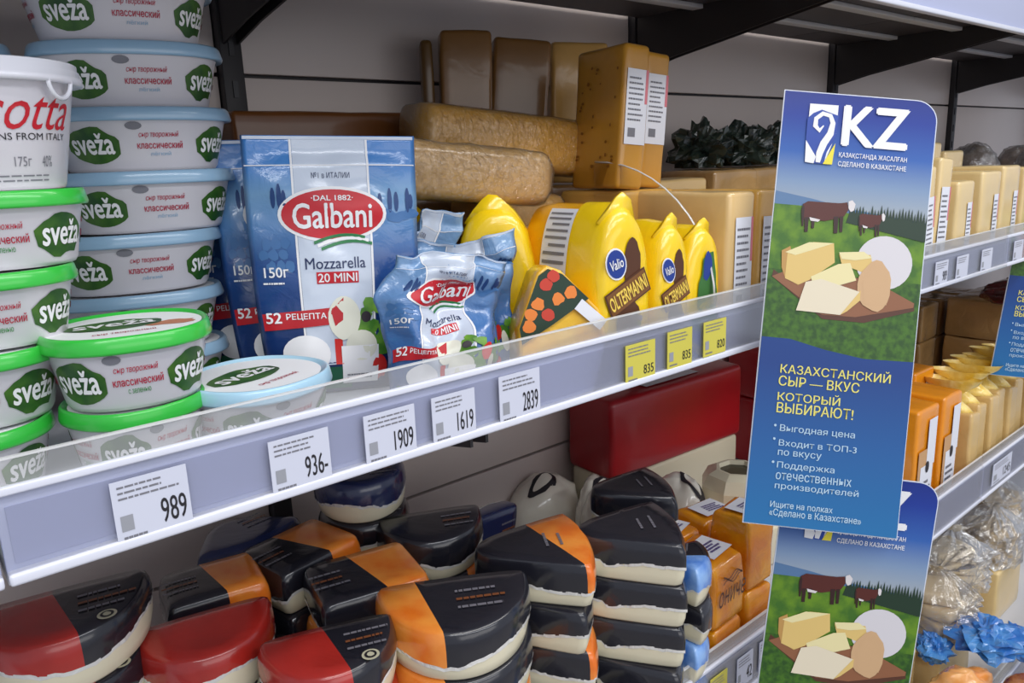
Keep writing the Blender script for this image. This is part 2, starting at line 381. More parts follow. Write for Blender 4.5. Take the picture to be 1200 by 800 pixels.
for i in range(4):
    q = onD(lg[i][0], 497-88*i, .437); lab = 'white cheese tub with bright green lid, %s of the leftmost stack' % (['bottom', 'second from bottom', 'second from top', 'topmost'][i])
    loc = (q[0], q[1], DZ+HT*.951*i)
    if gt is None: gt = make_tub(A2, A2, LGREEN, 'с зеленью', 1, lab, loc, -4, g, 0); gt.scale.z = .95
    else: dup(gt, loc, (0, 0, R_(-4+[0, -6, 4, -3][i])), lab, g)
TOPL = loc
g2 = 'green lidded herb cheese tubs behind the guard'
_p = onZ(147, 378, .053); dup(gt, (_p[0]-.002, _p[1]-.001, DZ), (0, 0, R_(18)), 'white cheese tub with green lid standing under another one behind the guard', g2).scale = (.84, .84, 1)
dup(gt, (_p[0], _p[1], DZ+HT), (0, 0, R_(-10)), 'herb cheese tub with bright green lid on top of another, in front of blue stack', g2).scale.z = 1
make_tub(A2, A2, mat('lid_sky_blue', (176, 216, 238), 0.28, coat=0.5), 'лёгкий', 0, 'single low cheese tub with sky blue lid in front of mozzarella pouch', (*onZ(299, 436, DZ+HT)[:2], DZ), 22, None, -8); print('tubs', _p, onZ(299, 436, DZ+HT), TOPL)

# white ricotta tub on the green stack
t = thing('ricotta_tub', 'tall white ricotta tub with red script lettering standing on the green lidded stack', 'tub', (TOPL[0]+.006, TOPL[1]-.002, TOPL[2]+HT*.951), (0, 0, R_(2)))
def cr(r, z): return [(math.cos(2*PI*i/56)*r, math.sin(2*PI*i/56)*r, z) for i in range(56)]
obj('body', loft('rb', [cr(.028, 0), cr(.0305, .0004), cr(.0315, .002), cr(.0425, .058), cr(.0425, .062)], TUBW), t)
obj('lid', loft('rl', [cr(.0435, .0565), cr(.0475, .0565), cr(.0478, .060), cr(.0468, .0603), cr(.0468, .0635), cr(.0458, .064), cr(.0458, .0672), cr(.0445, .068), cr(.041, .0675), cr(.02, .0672)], mat('white_gloss_lid', (240, 240, 248), .25, coat=.4)), t)
tab = []
for i in range(13):
    a = PI+PI*i/12; tab.append([(.0085*math.cos(a)+.0015*c*math.cos(a), .0015*s, .0095*math.sin(a)+.0015*c*math.sin(a)) for c, s in ((1, 0), (0, 1), (-1, 0), (0, -1))])
obj('pull_tab', loft('tab', tab, MATS['white_gloss_lid']), t, (.0285, -.0355, .0575), (0, 0, R_(39)))
def rw(u, v, o):
    r = .0315+(v-.002)*(.011/.056)+o; th = R_(u-90); return (r*math.cos(th), r*math.sin(th), v)
P = Print(rw, t)
for q in (0, 180):
    P.text('lettering', RED, 'Ricotta', -48+q, .0315, 56+q, .053, .0004, .0, .5)
    P.text('lettering', BLACK, 'TRADITIONS FROM ITALY', -46+q, .0262, 52+q, .0298, .0004, 0)
    P.text('fine_print', GREY, '175г', 2+q, .0125, 16+q, .0175, .0004); P.text('fine_print', GREY, '40%', 26+q, .012, 36+q, .018, .0004)
    P.lines('fine_print', GREY, -40+q, .004, 38+q, .009, 2, 3, .0004, .3)
P.done()

# ------------------------------------------------------------------ mozzarella pouches
def pouch(label, loc, rot, W=.118, H=.20, T=.016, crum=0.0, seed=0, group=None, fold=0.0, fine=True, twist=0.0):
    t = thing('mozzarella_pouch', label, 'pouch', loc, rot, group)
    def S(u, v, o, side=1):          # u -.5..5, v 0..1
        wd = W*(1-.16*(1-v)**2*(1-v)); th = T*max(0, (1-abs(2*u)**3))*(1-v)**.55*(0.35+.65*min(1, v*8))+.0006
        if v > .9: th = .0008
        if v < .02: th *= .7
        x = u*wd; z = v*H; y = -(th)*side
        wr = .0011*noise.noise(Vector((u*5+seed, v*9, seed*2.2)))*min(1, (1-v)*5)*min(1, v*6)
        y += wr*3-(o*side)
        if crum:
            c = nvec(Vector((u*2.6+seed, v*3.2, .3+seed)))*crum+nvec(Vector((u*6+seed, v*8, 3.3)))*crum*.35
            e = min(1, v*3); x += c.x*e; y += c.y*e*1.4; z += c.z*e
            fa = twist*v; x, y = x*math.cos(fa)-y*math.sin(fa), x*math.sin(fa)+y*math.cos(fa)
            if fold and v > .72: f = (v-.72)/.28; z -= f*H*fold*.30; y -= f*fold*.022; x += f*.01
        if z < 0.0006: z = 0.0006
        return (x, y, z)
    n, k = 30, 40; rings = []
    for j in range(k+1):
        v = j/k; r = [S(-.5+i/n, v, 0, 1) for i in range(n+1)]+[S(.5-i/n, v, 0, -1) for i in range(1, n)]
        rings.append(r)
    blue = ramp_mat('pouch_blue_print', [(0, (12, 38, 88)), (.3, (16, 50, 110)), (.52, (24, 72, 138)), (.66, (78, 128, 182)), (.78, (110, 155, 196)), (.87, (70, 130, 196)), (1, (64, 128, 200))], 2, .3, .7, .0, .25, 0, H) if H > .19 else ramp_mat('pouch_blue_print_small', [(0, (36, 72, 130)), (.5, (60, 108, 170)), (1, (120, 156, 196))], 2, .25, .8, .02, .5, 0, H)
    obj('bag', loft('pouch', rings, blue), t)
    P = Print(lambda u, v, o: S(u, v, o, 1), t)
    silver = mat('pouch_silver_print', (196, 206, 222), .28, coat=.6, bump=.15, bscale=30)
    P.rect('white_stripe', silver, -.22, .12, .2, .985, .0003, 14, 30)
    P.rect('stripe_edge', WHITE, -.235, .12, -.222, .985, .0004, 1, 30); P.rect('stripe_edge', WHITE, .202, .12, .215, .985, .0004, 1, 30)
    P.rect('zip_line', WHITE, -.49, .885, .49, .889, .0006, 16, 1); P.rect('zip_line', silver, -.49, .985, .49, .997, .0006, 16, 1)
    dk = ink('navy', (22, 40, 86)); cy = ink('cypress', (24, 62, 118))
    for (cx, cz, hh) in ((-.31, .77, .05), (-.345, .765, .04), (-.285, .76, .035), (.27, .745, .035), (.33, .75, .05), (.37, .745, .04), (.44, .75, .05), (.46, .745, .03)):
        P.ell('landscape', cy, cx, cz, .014, hh, .0006, 10, 1)
    for i in range(9): P.ell('landscape', mat('ink_hill', (66, 112, 166), .4), -.42+i*.018, .55+.05*math.sin(i*2.1), .03, .022, .0005, 9, 1, .4, i)
    for i in range(5): P.ell('landscape', MATS['ink_hill'], .26+i*.05, .69+.01*math.sin(i*2.1), .05, .018, .0005, 12, 1, .2, i)
    P.text('lettering', dk, '№1 в ИТАЛИИ', -.12, .838, .1, .86, .0007, .0)
    P.ell('logo_border', WHITE, -.01, .70, .315, .107, .0007, 36, 5); P.ell('logo', RED, -.01, .70, .295, .095, .001, 36, 5)
    P.text('logo_lettering', WHITE, '·DAL 1882·', -.13, .752, .11, .772, .0014, .02)
    P.text('logo_lettering', WHITE, 'Galbani', -.24, .648, .215, .742, .0015, .022)
    gm = ink('flag_green', (30, 120, 66))
    for i in range(3):
        pts = [(-.13+.30*q/8+.02*i, .585+.035*math.sin(q/8*PI*.7+.2)-.012*i) for q in range(9)]
        P.stroke('flag_ribbon', gm if i != 1 else WHITE, pts, .012, .0011)
    P.text('lettering', dk, 'Mozzarella', -.19, .492, .165, .535, .0008, .008)
    P.rect('count_strip', RED, -.13, .435, .12, .48, .0007, 5, 1); P.text('lettering_white', WHITE, '20 MINI', -.12, .441, .11, .474, .0011, .02)
    P.text('lettering_white', WHITE, '150г', -.43, .465, -.29, .503, .0009, .02); P.lines('lettering_white', WHITE, -.44, .435, -.27, .45, 1, 2, .0009)
    # food picture
    let = mat('ink_lettuce', (110, 160, 50), .4, col2=(60, 116, 30), vscale=70)
    for i in range(26):
        rr = random.Random(i+seed*0); P.ell('salad_picture', let, .1+.36*rr.random(), .1+.26*rr.random()**1.3, .045, .028, .0007+.00002*i, 9, 1, .5, i)
    tom = ink('tomato', (206, 34, 26)); moz = mat('ink_mozzarella', (222, 222, 206), .4)
    P.ell('salad_picture', tom, .30, .28, .05, .055, .0014, 14, 2, .1); P.ell('salad_picture', tom, .24, .10, .05, .05, .0014, 14, 2, .2); P.ell('salad_picture', moz, .37, .22, .035, .07, .0014, 14, 2)
    P.ell('salad_picture', ink('olive', (40, 30, 38)), .155, .30, .032, .022, .0014, 12, 1)
    P.ell('mozzarella_picture', moz, .02, .30, .10, .085, .0013, 22, 2, .05); P.ell('mozzarella_picture', moz, .12, .19, .10, .06, .0015, 20, 2)
    banner = ink('banner_red', (186, 26, 38))
    P.rect('banner', banner, -.47, .27, -.02, .335, .0012, 9, 2, .04); P.poly('banner', banner, [(-.06, .33), (.02, .38), (.01, .29), (-.04, .27)], .0013)
    P.text('lettering_white', WHITE, '52', -.45, .29, -.36, .33, .0016, .03); P.text('lettering_white', WHITE, 'РЕЦЕПТА', -.33, .298, -.09, .325, .0016, .02)
    P.rect('green_base', ink('deep_green', (16, 92, 64)), -.45, .02, .05, .11, .0007, 8, 2); P.rect('green_base', tom, -.05, .12, .0, .22, .0007, 2, 2)
    P.ell('white_disc', WHITE, -.23, .165, .15, .075, .0013, 24, 3); P.rect('white_panel', WHITE, .02-.03, .04, .23, .19, .0016, 4, 3)
    P.lines('fine_print', GREY, .02, .055, .2, .08, 2, 4, .0019)
    P.done(); return t
grp = 'upright mozzarella pouches in a row'
pouch('large upright blue mozzarella pouch with white stripe and red oval logo, front of its row', (.279, .137, DZ), (R_(-5), R_(2), R_(-24)), W=.131, H=.2001, group=grp)
pouch('blue mozzarella pouch mostly hidden behind the large front pouch', (.272, .187, DZ), (R_(-6), R_(.5), R_(-20)), seed=2, T=.012, group=grp, H=.2004)
pouch('dark blue mozzarella pouch squeezed beside the pale blue tub stack, edge showing', (.259, .232, DZ), (R_(-5), R_(-1), R_(-26)), seed=5, T=.012, group=grp, H=.2002)
pouch('small crumpled blue mozzarella bag slumped at the guard, red logo in front', (.322, .062, DZ), (R_(-8), R_(4), R_(-22)), .092, .118, .020, .0105, 3.7, None, .3, twist=.15)
pouch('crumpled blue mozzarella bag lying behind the slumped front bag', (.374, .086, DZ), (R_(-10), R_(-6), R_(-30)), .085, .122, .018, .012, 8.1, None, .2, twist=-.2)
pouch('folded blue and silver mozzarella bag tip poking up against yellow packs', (.380, .128, DZ), (R_(-6), R_(-10), R_(-12)), .062, .142, .014, .012, 12.4, None, .3, twist=.3)

# ------------------------------------------------------------------ cheese blocks on the middle shelf
AMB = mat('amber_cheese_film', (220, 174, 98), .28, coat=.55, bump=.22, bscale=26, var=.22, vscale=14)
AMB2 = mat('golden_cheese_film', (232, 180, 90), .28, coat=.55, bump=.22, bscale=26, var=.12, vscale=14)
BRN = mat('brown_cheese_film', (140, 98, 48), .35, coat=.4, bump=.15, bscale=20, var=.12, vscale=10)
PALE = mat('pale_cheese_film', (226, 190, 128), .3, coat=.5, bump=.2, bscale=26, var=.08, vscale=14)
OCH = mat('ochre_cheese_film', (236, 178, 54), .3, coat=.5, bump=.1, bscale=20, var=.1, vscale=14)
HOLE = ink('cheese_hole', (140, 88, 24)); TAGW = ink('label_white', (226, 228, 236))
def block(label, loc, rot, w_, d, h, m, amp=.0015, seed=0, group=None, lab=None, holes=0, name='cheese_block', bev=.005, cat='cheese'):
    t = thing(name, label, cat, loc, rot, group)
    obj('cheese', soft_box('blk', w_, d, h, m, bev, amp, 26, seed), t)
    e = amp*.75+.0004
    if lab:
        P = Print(planar(-d/2-e), t); x0, z0, x1, z1 = lab
        P.rect('label', TAGW, x0, z0, x1, z1, .0002); wd = x1-x0; hh = z1-z0
        P.rect('label_band', ink('label_pink', (214, 120, 130)), x1-wd*.12, z0+hh*.55, x1, z1, .0004)
        P.lines('fine_print', GREY, x0+wd*.1, z0+hh*.3, x1-wd*.15, z1-hh*.08, 9, seed, .0005, .35)
        P.rect('fine_print', GREY, x0+wd*.15, z0+hh*.1, x0+wd*.5, z0+hh*.22, .0005)
        P.done()
    if holes:
        rnd = random.Random(seed+7); P = Print(sidar(-w_/2-e), t)
        for i in range(holes): P.ell('hole', HOLE, (rnd.random()-.5)*d*.8, h*(.08+.84*rnd.random()), .0012+.0016*rnd.random(), .001+.001*rnd.random(), .0003, 9, 1, .3, i)
        P.done()
    return t
gB = 'hidden supports'
# lower layer lying at the back, carrying the upright ones
gl = 'long cheese bars lying at the back as a base layer'
for i, (x, y, ww, hh, zz) in enumerate([(.56, .345, .20, .072, 0), (.56, .345, .20, .070, .073), (.775, .345, .21, .072, 0), (.775, .345, .21, .070, .073)]):
    block('long brown cheese bar lying against the back panel, %s of the %s pile' % (['lower', 'upper'][i % 2], ['left', 'right'][i//2]), (x, y, DZ+zz+.0002), (0, 0, 0), ww, .085, hh, BRN, .0008, i, gl)
# upright blocks
zb = DZ+.1442
def up(label, px, py, wpx, y, m, yaw, roll, d=.05, seed=0, labl=None, holes=0, zbase=None, w_=None):
    p = onY(px, py, y); b = zb if zbase is None else zbase; h = p[2]-b
    dist = np.dot(p-CAM, fwd); ww = w_ or wpx*dist/FOC/abs(math.cos(R_(yaw+42)))
    return block(label, (p[0]-h*math.sin(R_(roll)), y, b), (0, R_(roll), R_(yaw)), ww, d, h, m, .001, seed, 'tall cheese blocks standing upright at the back', labl, holes)
up('narrow dark edge of a cheese block, leftmost of the tall upright blocks', 498, 48, 14, .352, mat('dark_olive_film', (96, 66, 20), .4, coat=.3), -30, 0, .03, 1)
up('brown upright cheese block, second from left in the back row', 543, 38, 60, .335, BRN, -32, 2, .035, 2)
up('brown upright cheese block leaning to the right, third from left in the back row', 607, 48, 66, .335, BRN, -32, 5.5, .035, 3)
up('brown upright cheese block beside the holey blocks, fourth from left', 675, 52, 66, .33, AMB, -32, 2, .035, 4)
# wrapped long bars lying in front
def bar(label, loc, rot, L, w_, h, m, seed=0, film=True, end=.02):
    t = thing('wrapped_cheese_bar', label, 'cheese', loc, rot, 'long wrapped cheese bars')
    rings = []
    for i in range(25):
        s = i/24; x = -L/2+L*s; e = min(1, math.sqrt(max(0, 1-max(0, (x-(L/2-end))/end)**2)) if x > L/2-end else 1); e = max(e, .55)
        if s == 0: e = .96
        r = []
        for (a, b) in oval(w_/2*e, h/2*e, 32, 5):
            nn = noise.noise(Vector((x*40+seed, a*40, b*40)))*.0012; r.append((x, a+nn, b+h/2+nn if b > -h*.45 else b+h/2))
        rings.append(r)
    obj('cheese', loft('bar', rings, m), t)
    if film:
        r2 = [[(q[0]*1.01+.001, q[1]*1.02+.0008*noise.noise(Vector((q[0]*90, q[1]*60, seed))), h/2+(q[2]-h/2)*1.02+.0010*noise.noise(Vector((q[0]*110, q[1]*90, seed+4)))) for q in r] for r in rings]
        obj('wrap', loft('wrap', r2, clear('crinkled_film', .03, .22, 1.0, 160, rough=.16)), t)
    return t
bar('long golden cheese bar in cling wrap with rounded end, resting over the lower wrapped bar', (.545, .238, .128), (0, R_(5.5), R_(-7)), .225, .066, .060, OCH, 1)
bar('shorter cheese bar in crinkled cling wrap, lying in front of the golden one', (.428, .156, .104), (0, R_(6), R_(-8)), .160, .060, .050, AMB, 5)
bar('wrapped golden cheese bar under the two long ones', (.545, .232, .050), (0, R_(1), R_(-4)), .112, .075, .055, AMB2, 9)
bar('wrapped amber bar at the bottom under the long golden cheese bars', (.525, .232, DZ+.001), (0, 0, R_(-4)), .15, .075, .08, AMB, 11)
# brown bars lying at the back left
for i, (z, hh, L) in enumerate([(DZ, .075, .21), (DZ+.0755, .075, .21), (DZ+.151, .079, .188)]):
    t_ = block('brown cheese bar lying at the back panel behind the pouches, %s of three' % ['lowest', 'middle', 'topmost'][i], (.378-(.0 if i < 2 else .002), .338, z+.0002), (0, 0, 0), L, .05, hh, BRN if i < 2 else mat('dark_brown_film', (124, 72, 26), .4, coat=.3, var=.2, vscale=9), .001, 20+i)
# holey pair
zs = DZ+.142
block('amber cheese block lying low under the holey upright pair', (.642, .170, DZ), (0, 0, R_(-4)), .078, .10, .0705, AMB, .001, 31)
block('golden cheese block lying on another, carrying the holey upright pair', (.642, .170, DZ+.0707), (0, 0, R_(-4)), .078, .10, .0705, AMB2, .001, 32)
HOLY = mat('holey_cheese_film', (206, 148, 50), .3, coat=.5, bump=.12, bscale=24, var=.16, vscale=14)
block('tall upright holey cheese block with white label, left of the pair', (.618, .163, zs), (0, R_(5), R_(-9)), .034, .080, .142, HOLY, .0008, 33, 'holey cheese blocks', (-.013, .045, .014, .118), 26)
block('tall upright holey cheese block with white label, right of the pair', (.656, .167, zs), (0, R_(5), R_(-9)), .034, .078, .137, HOLY, .0008, 34, 'holey cheese blocks', (-.013, .045, .014, .115), 4)
# labelled blocks at the right of the middle bay
gR = 'pale cheese blocks with long white labels, standing at the guard'
for i, (x, y, ww, d, hh, lab) in enumerate([(.642, .072, .044, .12, .139, (-.012, .02, .017, .115)), (.688, .072, .040, .12, .139, (-.012, .02, .016, .113)), (.732, .072, .042, .12, .134, (-.012, .02, .016, .113))]):
    block('pale golden cheese block on end with white label, %s of three by sign' % ['left', 'middle', 'right'][i], (x, y, DZ), (0, R_([1, 1.5, 1][i]), R_(0)), ww, d, hh, AMB2 if i else PALE, .001, 40+i, gR, lab)
block('pale cheese block lying across, behind the labelled upright blocks', (.77, .225, DZ+.0745), (0, 0, R_(-3)), .13, .07, .072, PALE, .001, 45)
block('golden cheese block lying below the pale one behind the labelled blocks', (.77, .225, DZ), (0, 0, R_(-3)), .13, .07, .074, AMB2, .001, 46)

# ------------------------------------------------------------------ yellow arched cheese packs
YEL = mat('yellow_pack_foil', (246, 206, 22), .25, coat=.6, bump=.25, bscale=28)
YEL2 = mat('deep_yellow_cheese', (232, 166, 12), .28, coat=.5, bump=.12, bscale=14, var=.06)
BRW = ink('pack_brown', (84, 48, 28)); BLU = ink('badge_blue', (30, 58, 140)); GRN = ink('dill_green', (56, 110, 50))
from mathutils.bvhtree import BVHTree
def drape(t, part, axis='z'):
    me = [c for c in t.children if c.name.startswith(part)][0].data; bv = BVHTree.FromPolygons([v.co for v in me.vertices], [p.vertices for p in me.polygons])
    def w_(u, v, o):
        if axis == 'z': h = bv.ray_cast(Vector((u, v, 1)), Vector((0, 0, -1))); return (u, v, (h[0].z if h[0] else 0)+o+.0004)
        h = bv.ray_cast(Vector((u, -1, v)), Vector((0, 1, 0))); return (u, (h[0].y if h[0] else 0)-o-.0004, v)
    return w_
def arch(label, loc, rot, w_, d, h, variant, seed=0, group='yellow arched cheese packs'):
    t = thing('arched_cheese_pack', label, 'cheese', loc, rot, group)
    def outline(f, y, n=44):
        pts = []
        for i in range(n):
            s = i/n; 
            # rounded-top arch as superellipse, flat bottom
            th = 2*PI*s; c, q = math.cos(th), math.sin(th); e = 2.3 if q > 0 else 6
            x = w_/2*f*math.copysign(abs(c)**(2/e), c); z = (h*.62*f*abs(q)**(2/e) if q > 0 else -h*.38*f*abs(q)**(2/e))+h*.38
            nn = noise.noise(Vector((x*45+seed, y*45, z*45)))*.0014+noise.noise(Vector((x*120+seed, y*160, z*110)))*.0009*(1 if y < -d/2+.03 else .3); pts.append((x+nn, y+nn, max(.0006, z+nn)))
        return pts
    ys = [(0.70, -d/2), (.86, -d/2+.001), (.96, -d/2+.006), (1, -d/2+.014), (1, -d/6), (1, d/4), (.97, d/2-.008), (.85, d/2-.001), (.6, d/2)]
    obj('body', loft('arch', [outline(f, y) for f, y in ys], YEL2, mfn=None), t)
    # foil sleeve: front third with a crimped peak
    fr = [(.72, -d/2-.0012), (.88, -d/2-.0008), (.985, -d/2+.006), (1.02, -d/2+.014), (1.025, -d/2+.03), (1.02, -d/2+.042)]
    rr = [outline(f, y) for f, y in fr]
    obj('foil_face', loft('foil', rr, YEL, cap1=False), t)
    pk = [(-.36*w_, -d/2+.012, h*.90), (-.24*w_, -d/2+.006, h*.98), (-.12*w_, -d/2+.005, h*1.045), (-.04*w_, -d/2+.003, h*1.075), (.06*w_, -d/2+.006, h*1.065), (.14*w_, -d/2+.004, h*1.03), (.26*w_, -d/2+.008, h*.96), (.38*w_, -d/2+.012, h*.86), (.2*w_, -d/2+.012, h*.84), (0, -d/2+.012, h*.88), (-.2*w_, -d/2+.012, h*.86)]
    n = len(pk); vs = [(x, y-.0008, z) for x, y, z in pk]+[(x, y+.0012, z) for x, y, z in pk]
    obj('crimped_peak', mesh('peak', vs, [tuple(range(n)), tuple(range(2*n-1, n-1, -1))]+[(i, (i+1) % n, n+(i+1) % n, n+i) for i in range(n)], YEL), t)
    # print
    P = Print(planar(-d/2-.002), t)
    if variant == 'brown':
        s_ = w_/.06
        P.ell('badge', WHITE, -.0135*s_, h*.66, .0115*s_, h*.10, .0004, 20, 1, 0, 0, .5); P.ell('badge', BLU, -.0135*s_, h*.66, .0102*s_, h*.088, .0008, 20, 1, 0, 0, .5)
        P.text('badge_lettering', WHITE, 'Valio', -.021*s_, h*.63, -.006*s_, h*.69, .0012, .02, 0, .25)
        P.ell('brown_figure', BRW, .005*s_, h*.66, .010*s_, h*.15, .0003, 20, 1, .15, 1)
        P.ell('brown_figure', BRW, .002*s_, h*.30, .014*s_, h*.14, .0003, 20, 1, .15, 2)
        P.rect('sign_board', BRW, -.025*s_, h*.40, .025*s_, h*.56, .001, 1, 1, .42); P.rect('sign_board', mat('ink_board', (120, 78, 40), .4), -.0235*s_, h*.41, .0235*s_, h*.55, .0013, 1, 1, .42)
        P.text('sign_lettering', ink('board_yellow', (240, 206, 90)), 'OLTERMANNI', -.0225*s_, h*.435, .0225*s_, h*.525, .0017, .03, 0, .42)
        P.text('lettering', BRW, 'СЛИВОЧНЫЙ', .0*s_, h*.14, .022*s_, h*.18, .0005, .01, 0, .4)
        for i in range(6): P.ell('flowers', ink('flower_blue', (80, 80, 150)) if i % 2 else GRN, (.012+.002*(i % 3))*s_, h*(.16+.03*i), .0022, .0026, .0006, 8, 1, .3, i)
    elif variant == 'dill':
        P.ell('dill_print', GRN, .004, h*.42, w_*.30, h*.36, .0003, 20, 1, .3, 4); P.rect('dill_print', ink('dill_dark', (30, 74, 40)), -.010, h*.2, .006, h*.215, .0006, 1, 1, .9)
        P.ell('badge', BLU, .001, h*.68, w_*.14, h*.12, .0005, 16, 1, .3, 1); P.text('lettering', YEL, 'OLTERMANNI', -.014, h*.3, .016, h*.38, .0009, .02, 0, .5)
    P.done()
    # white label wrapped over the left shoulder
    def sh(u, v, o):                     # u back along y, v along the arch from left side up
        th = R_(180-v); c, q = math.cos(th), math.sin(th); x = (w_/2+o)*math.copysign(abs(c)**(2/2.3), c)*1.02; z = (h*.62+o)*abs(q)**(2/2.3)*1.02+h*.38; return (x-.0006, u, z+.0006)
    P = Print(sh, t); P.rect('label', TAGW, -d/2+.040, 12, -d/2+.04+.034, 66, .0009, 3, 9)
    for i in range(9): P.rect('fine_print', GREY, -d/2+.043, 15+i*5.4, -d/2+.071-.006*(i % 3 == 0), 17+i*5.4, .0014, 1, 1)
    P.done(); return t
arch('yellow arched cheese pack with brown wooden sign print, largest and nearest of its row', (.478, .066, DZ), (0, R_(1), R_(-3)), .060, .110, .137, 'brown', 1)
arch('yellow arched cheese pack with brown sign print, second in its row from the largest', (.535, .062, DZ), (0, R_(2), R_(0)), .044, .105, .118, 'brown', 4)
arch('yellow arched cheese pack with green dill print, beside the labelled pale blocks', (.588, .062, DZ), (0, R_(4), R_(0)), .050, .09, .110, 'dill', 6)
arch('plain deep yellow arched cheese pack seen from its side, left of the largest printed one', (.440, .130, DZ), (0, R_(-1), R_(-42)), .072, .065, .138, 'plain', 8)
arch('yellow arched cheese pack with grey label at the back behind the crumpled mozzarella bags', (.390, .190, DZ), (0, R_(-4), R_(-30)), .070, .040, .138, 'plain', 9)

# wedge with flower print
t = thing('cheese_wedge', 'orange cheese wedge with dark green flower print film and white sticker at the guard', 'cheese', (.424, .036, DZ), (R_(-6), R_(0), R_(-25)))
W3 = [(-.040, 0), (.032, 0), (.036, .03), (.030, .055), (.0, .088), (-.012, .093), (-.02, .088), (-.038, .045)]
def wed(y, f): return [(x*f, y, max(.0006, .045+(z-.045)*f)) for x, z in W3]
obj('cheese', loft('wedge', [wed(-.016, .9), wed(-.018, .97), wed(-.014, 1), wed(.014, 1), wed(.018, .96), wed(.018, .8)], mat('orange_gold_film', (240, 168, 30), .28, coat=.6, bump=.35, bscale=40, col2=(246, 196, 60), vscale=30)), t)
P = Print(planar(-.0186), t); dg_ = ink('dark_green', (22, 52, 34)); so = ink('flower_orange', (232, 130, 50))
P.poly('flower_film', dg_, [(-.038, .045), (-.0365, .032), (-.010, .046), (.021, .064), (.0, .085), (-.012, .090), (-.02, .085)], .0004)
for i, (x, z) in enumerate([(-.014, .078), (-.005, .066), (-.022, .063), (-.014, .054), (-.030, .046), (.006, .070), (-.008, .084), (-.028, .055)]):
    P.ell('flower', so if i % 3 else ink('flower_red', (200, 60, 40)), x, z, .0055, .005, .0007, 12, 1, .3, i)
P.rect('sticker', TAGW, .008, .046, .036, .056, .0008, 1, 1, -.75)
P.done()

# clear curved divider
t = thing('shelf_divider', 'clear curved plastic divider arching over the pale cheese blocks', 'divider', (.600, .01, .003))
def arc_plate(th_):
    pts = [(0.0, -.04)]+[(.155*math.sin(a)*.0+.0+.15*(1-math.cos(a))*1.0-.0,   .132*math.sin(a)) for a in [PI/2*i/12 for i in range(13)]]+[(.152, .131), (.152, -.04)]
    return pts
pp = arc_plate(0); n = len(pp)
vs = [(-.0008, a, b) for a, b in pp]+[(.0008, a, b) for a, b in pp]
obj('plate', mesh('divider', vs, [tuple(range(n)), tuple(range(2*n-1, n-1, -1))]+[(i, (i+1) % n, n+(i+1) % n, n+i) for i in range(n)], clear('divider_clear', .0, .06), smooth=False), t)
tube = [[(.0018*math.cos(q), a+.0014*math.sin(q)*.6, b+.0014*math.sin(q)*.8) for q in (0, 1.57, 3.14, 4.71)] for a, b in pp[1:14]]
obj('edge_rim', loft('rim', tube, EDGE), t)

# ------------------------------------------------------------------ price tags
def tag(label, px, z0, z1, wd, price, yellow=False, zt=0.0, col=None, zx=0):
    p = onY(px[0], px[1]); t = thing('price_tag', label, 'price tag', (p[0], -.0047, zt+z0), group='price tags on the %s rail' % ('main' if zt == 0 else 'lower'))
    card = mat('tag_yellow', (206, 196, 80), .5) if yellow else mat('tag_white', (204, 207, 222), .45)
    wd *= .74; z0, z1 = z0+.004, z0+.004+(z1-z0)*.80; t.location.z = zt+z0
    h = z1-z0; obj('card', box_me('card', -wd/2, wd/2, -.0007, 0, 0, h, card), t)
    P = Print(planar(-.0007), t)
    if price: P.text('price', BLACK, price, wd*(.10 if len(price) < 4 else .06), h*.16, wd*.44, h*(.56 if not yellow else .40), .0002, .012)
    P.lines('fine_print', GREY, -wd*.42, h*.68, wd*.38, h*.95, 3, int(px[0]), .0002, .35)
    P.rect('code_block', mat('ink_tag_grey', (150, 152, 160), .5), -wd*.43, h*.2, -wd*.27, h*.45, .0002); P.lines('fine_print', GREY, -wd*.42, h*.05, -wd*.05, h*.14, 1, 5, .0002)
    P.done(); return t
tag('white price tag reading 989 under the green lidded tubs', (176, 590), -.047, -.005, .050, '989')
tag('white price tag reading 936 below the single blue lidded tub', (348, 535), -.0465, -.006, .050, '936-')
tag('white price tag reading 1909 below the mozzarella pouch', (453, 508), -.0465, -.006, .050, '1909')
tag('white price tag reading 1619 below the crumpled bags', (527, 485), -.0465, -.006, .048, '1619')
tag('white price tag reading 2839 with striped top edge below flower wedge', (604, 463), -.0475, -.003, .052, '2839')
tag('yellow price tag, leftmost of the three yellow ones', (745, 422), -.047, -.006, .050, '835', True)
tag('yellow price tag, middle of the three yellow ones', (791, 410), -.045, -.004, .046, '835', True)
tag('yellow price tag, rightmost of the three yellow ones', (832, 396), -.044, -.004, .046, '820', True)
for i, px in enumerate([1100, 1124, 1152, 1188]):
    tag('%s price tag on the rail right of the sign, %s from it' % ('pink tinted white' if i > 1 else 'white', words[i].replace('lowest', 'first')), (px, 300), -.046, -.006, .055, '' if i else '989')
for i, px in enumerate([800, 850, 880]):
    p = onY(px, 770); q = onZ(px, 770, -.40)
    X = [.60, .648, .69][i]; tt = tag('%s tag on the lower rail under the orange cheese packs, %s' % (['yellow', 'white', 'white'][i], ['leftmost', 'middle', 'rightmost'][i]), (745, 422), -.052, -.006, .040, ['', '42', '44'][i], i == 0, -.374); tt.location.x = X
tt = tag('large white price tag on the lower rail at the far right bay', (745, 422), -.052, -.004, .12, '1245', False, -.374); tt.location.x = 1.42

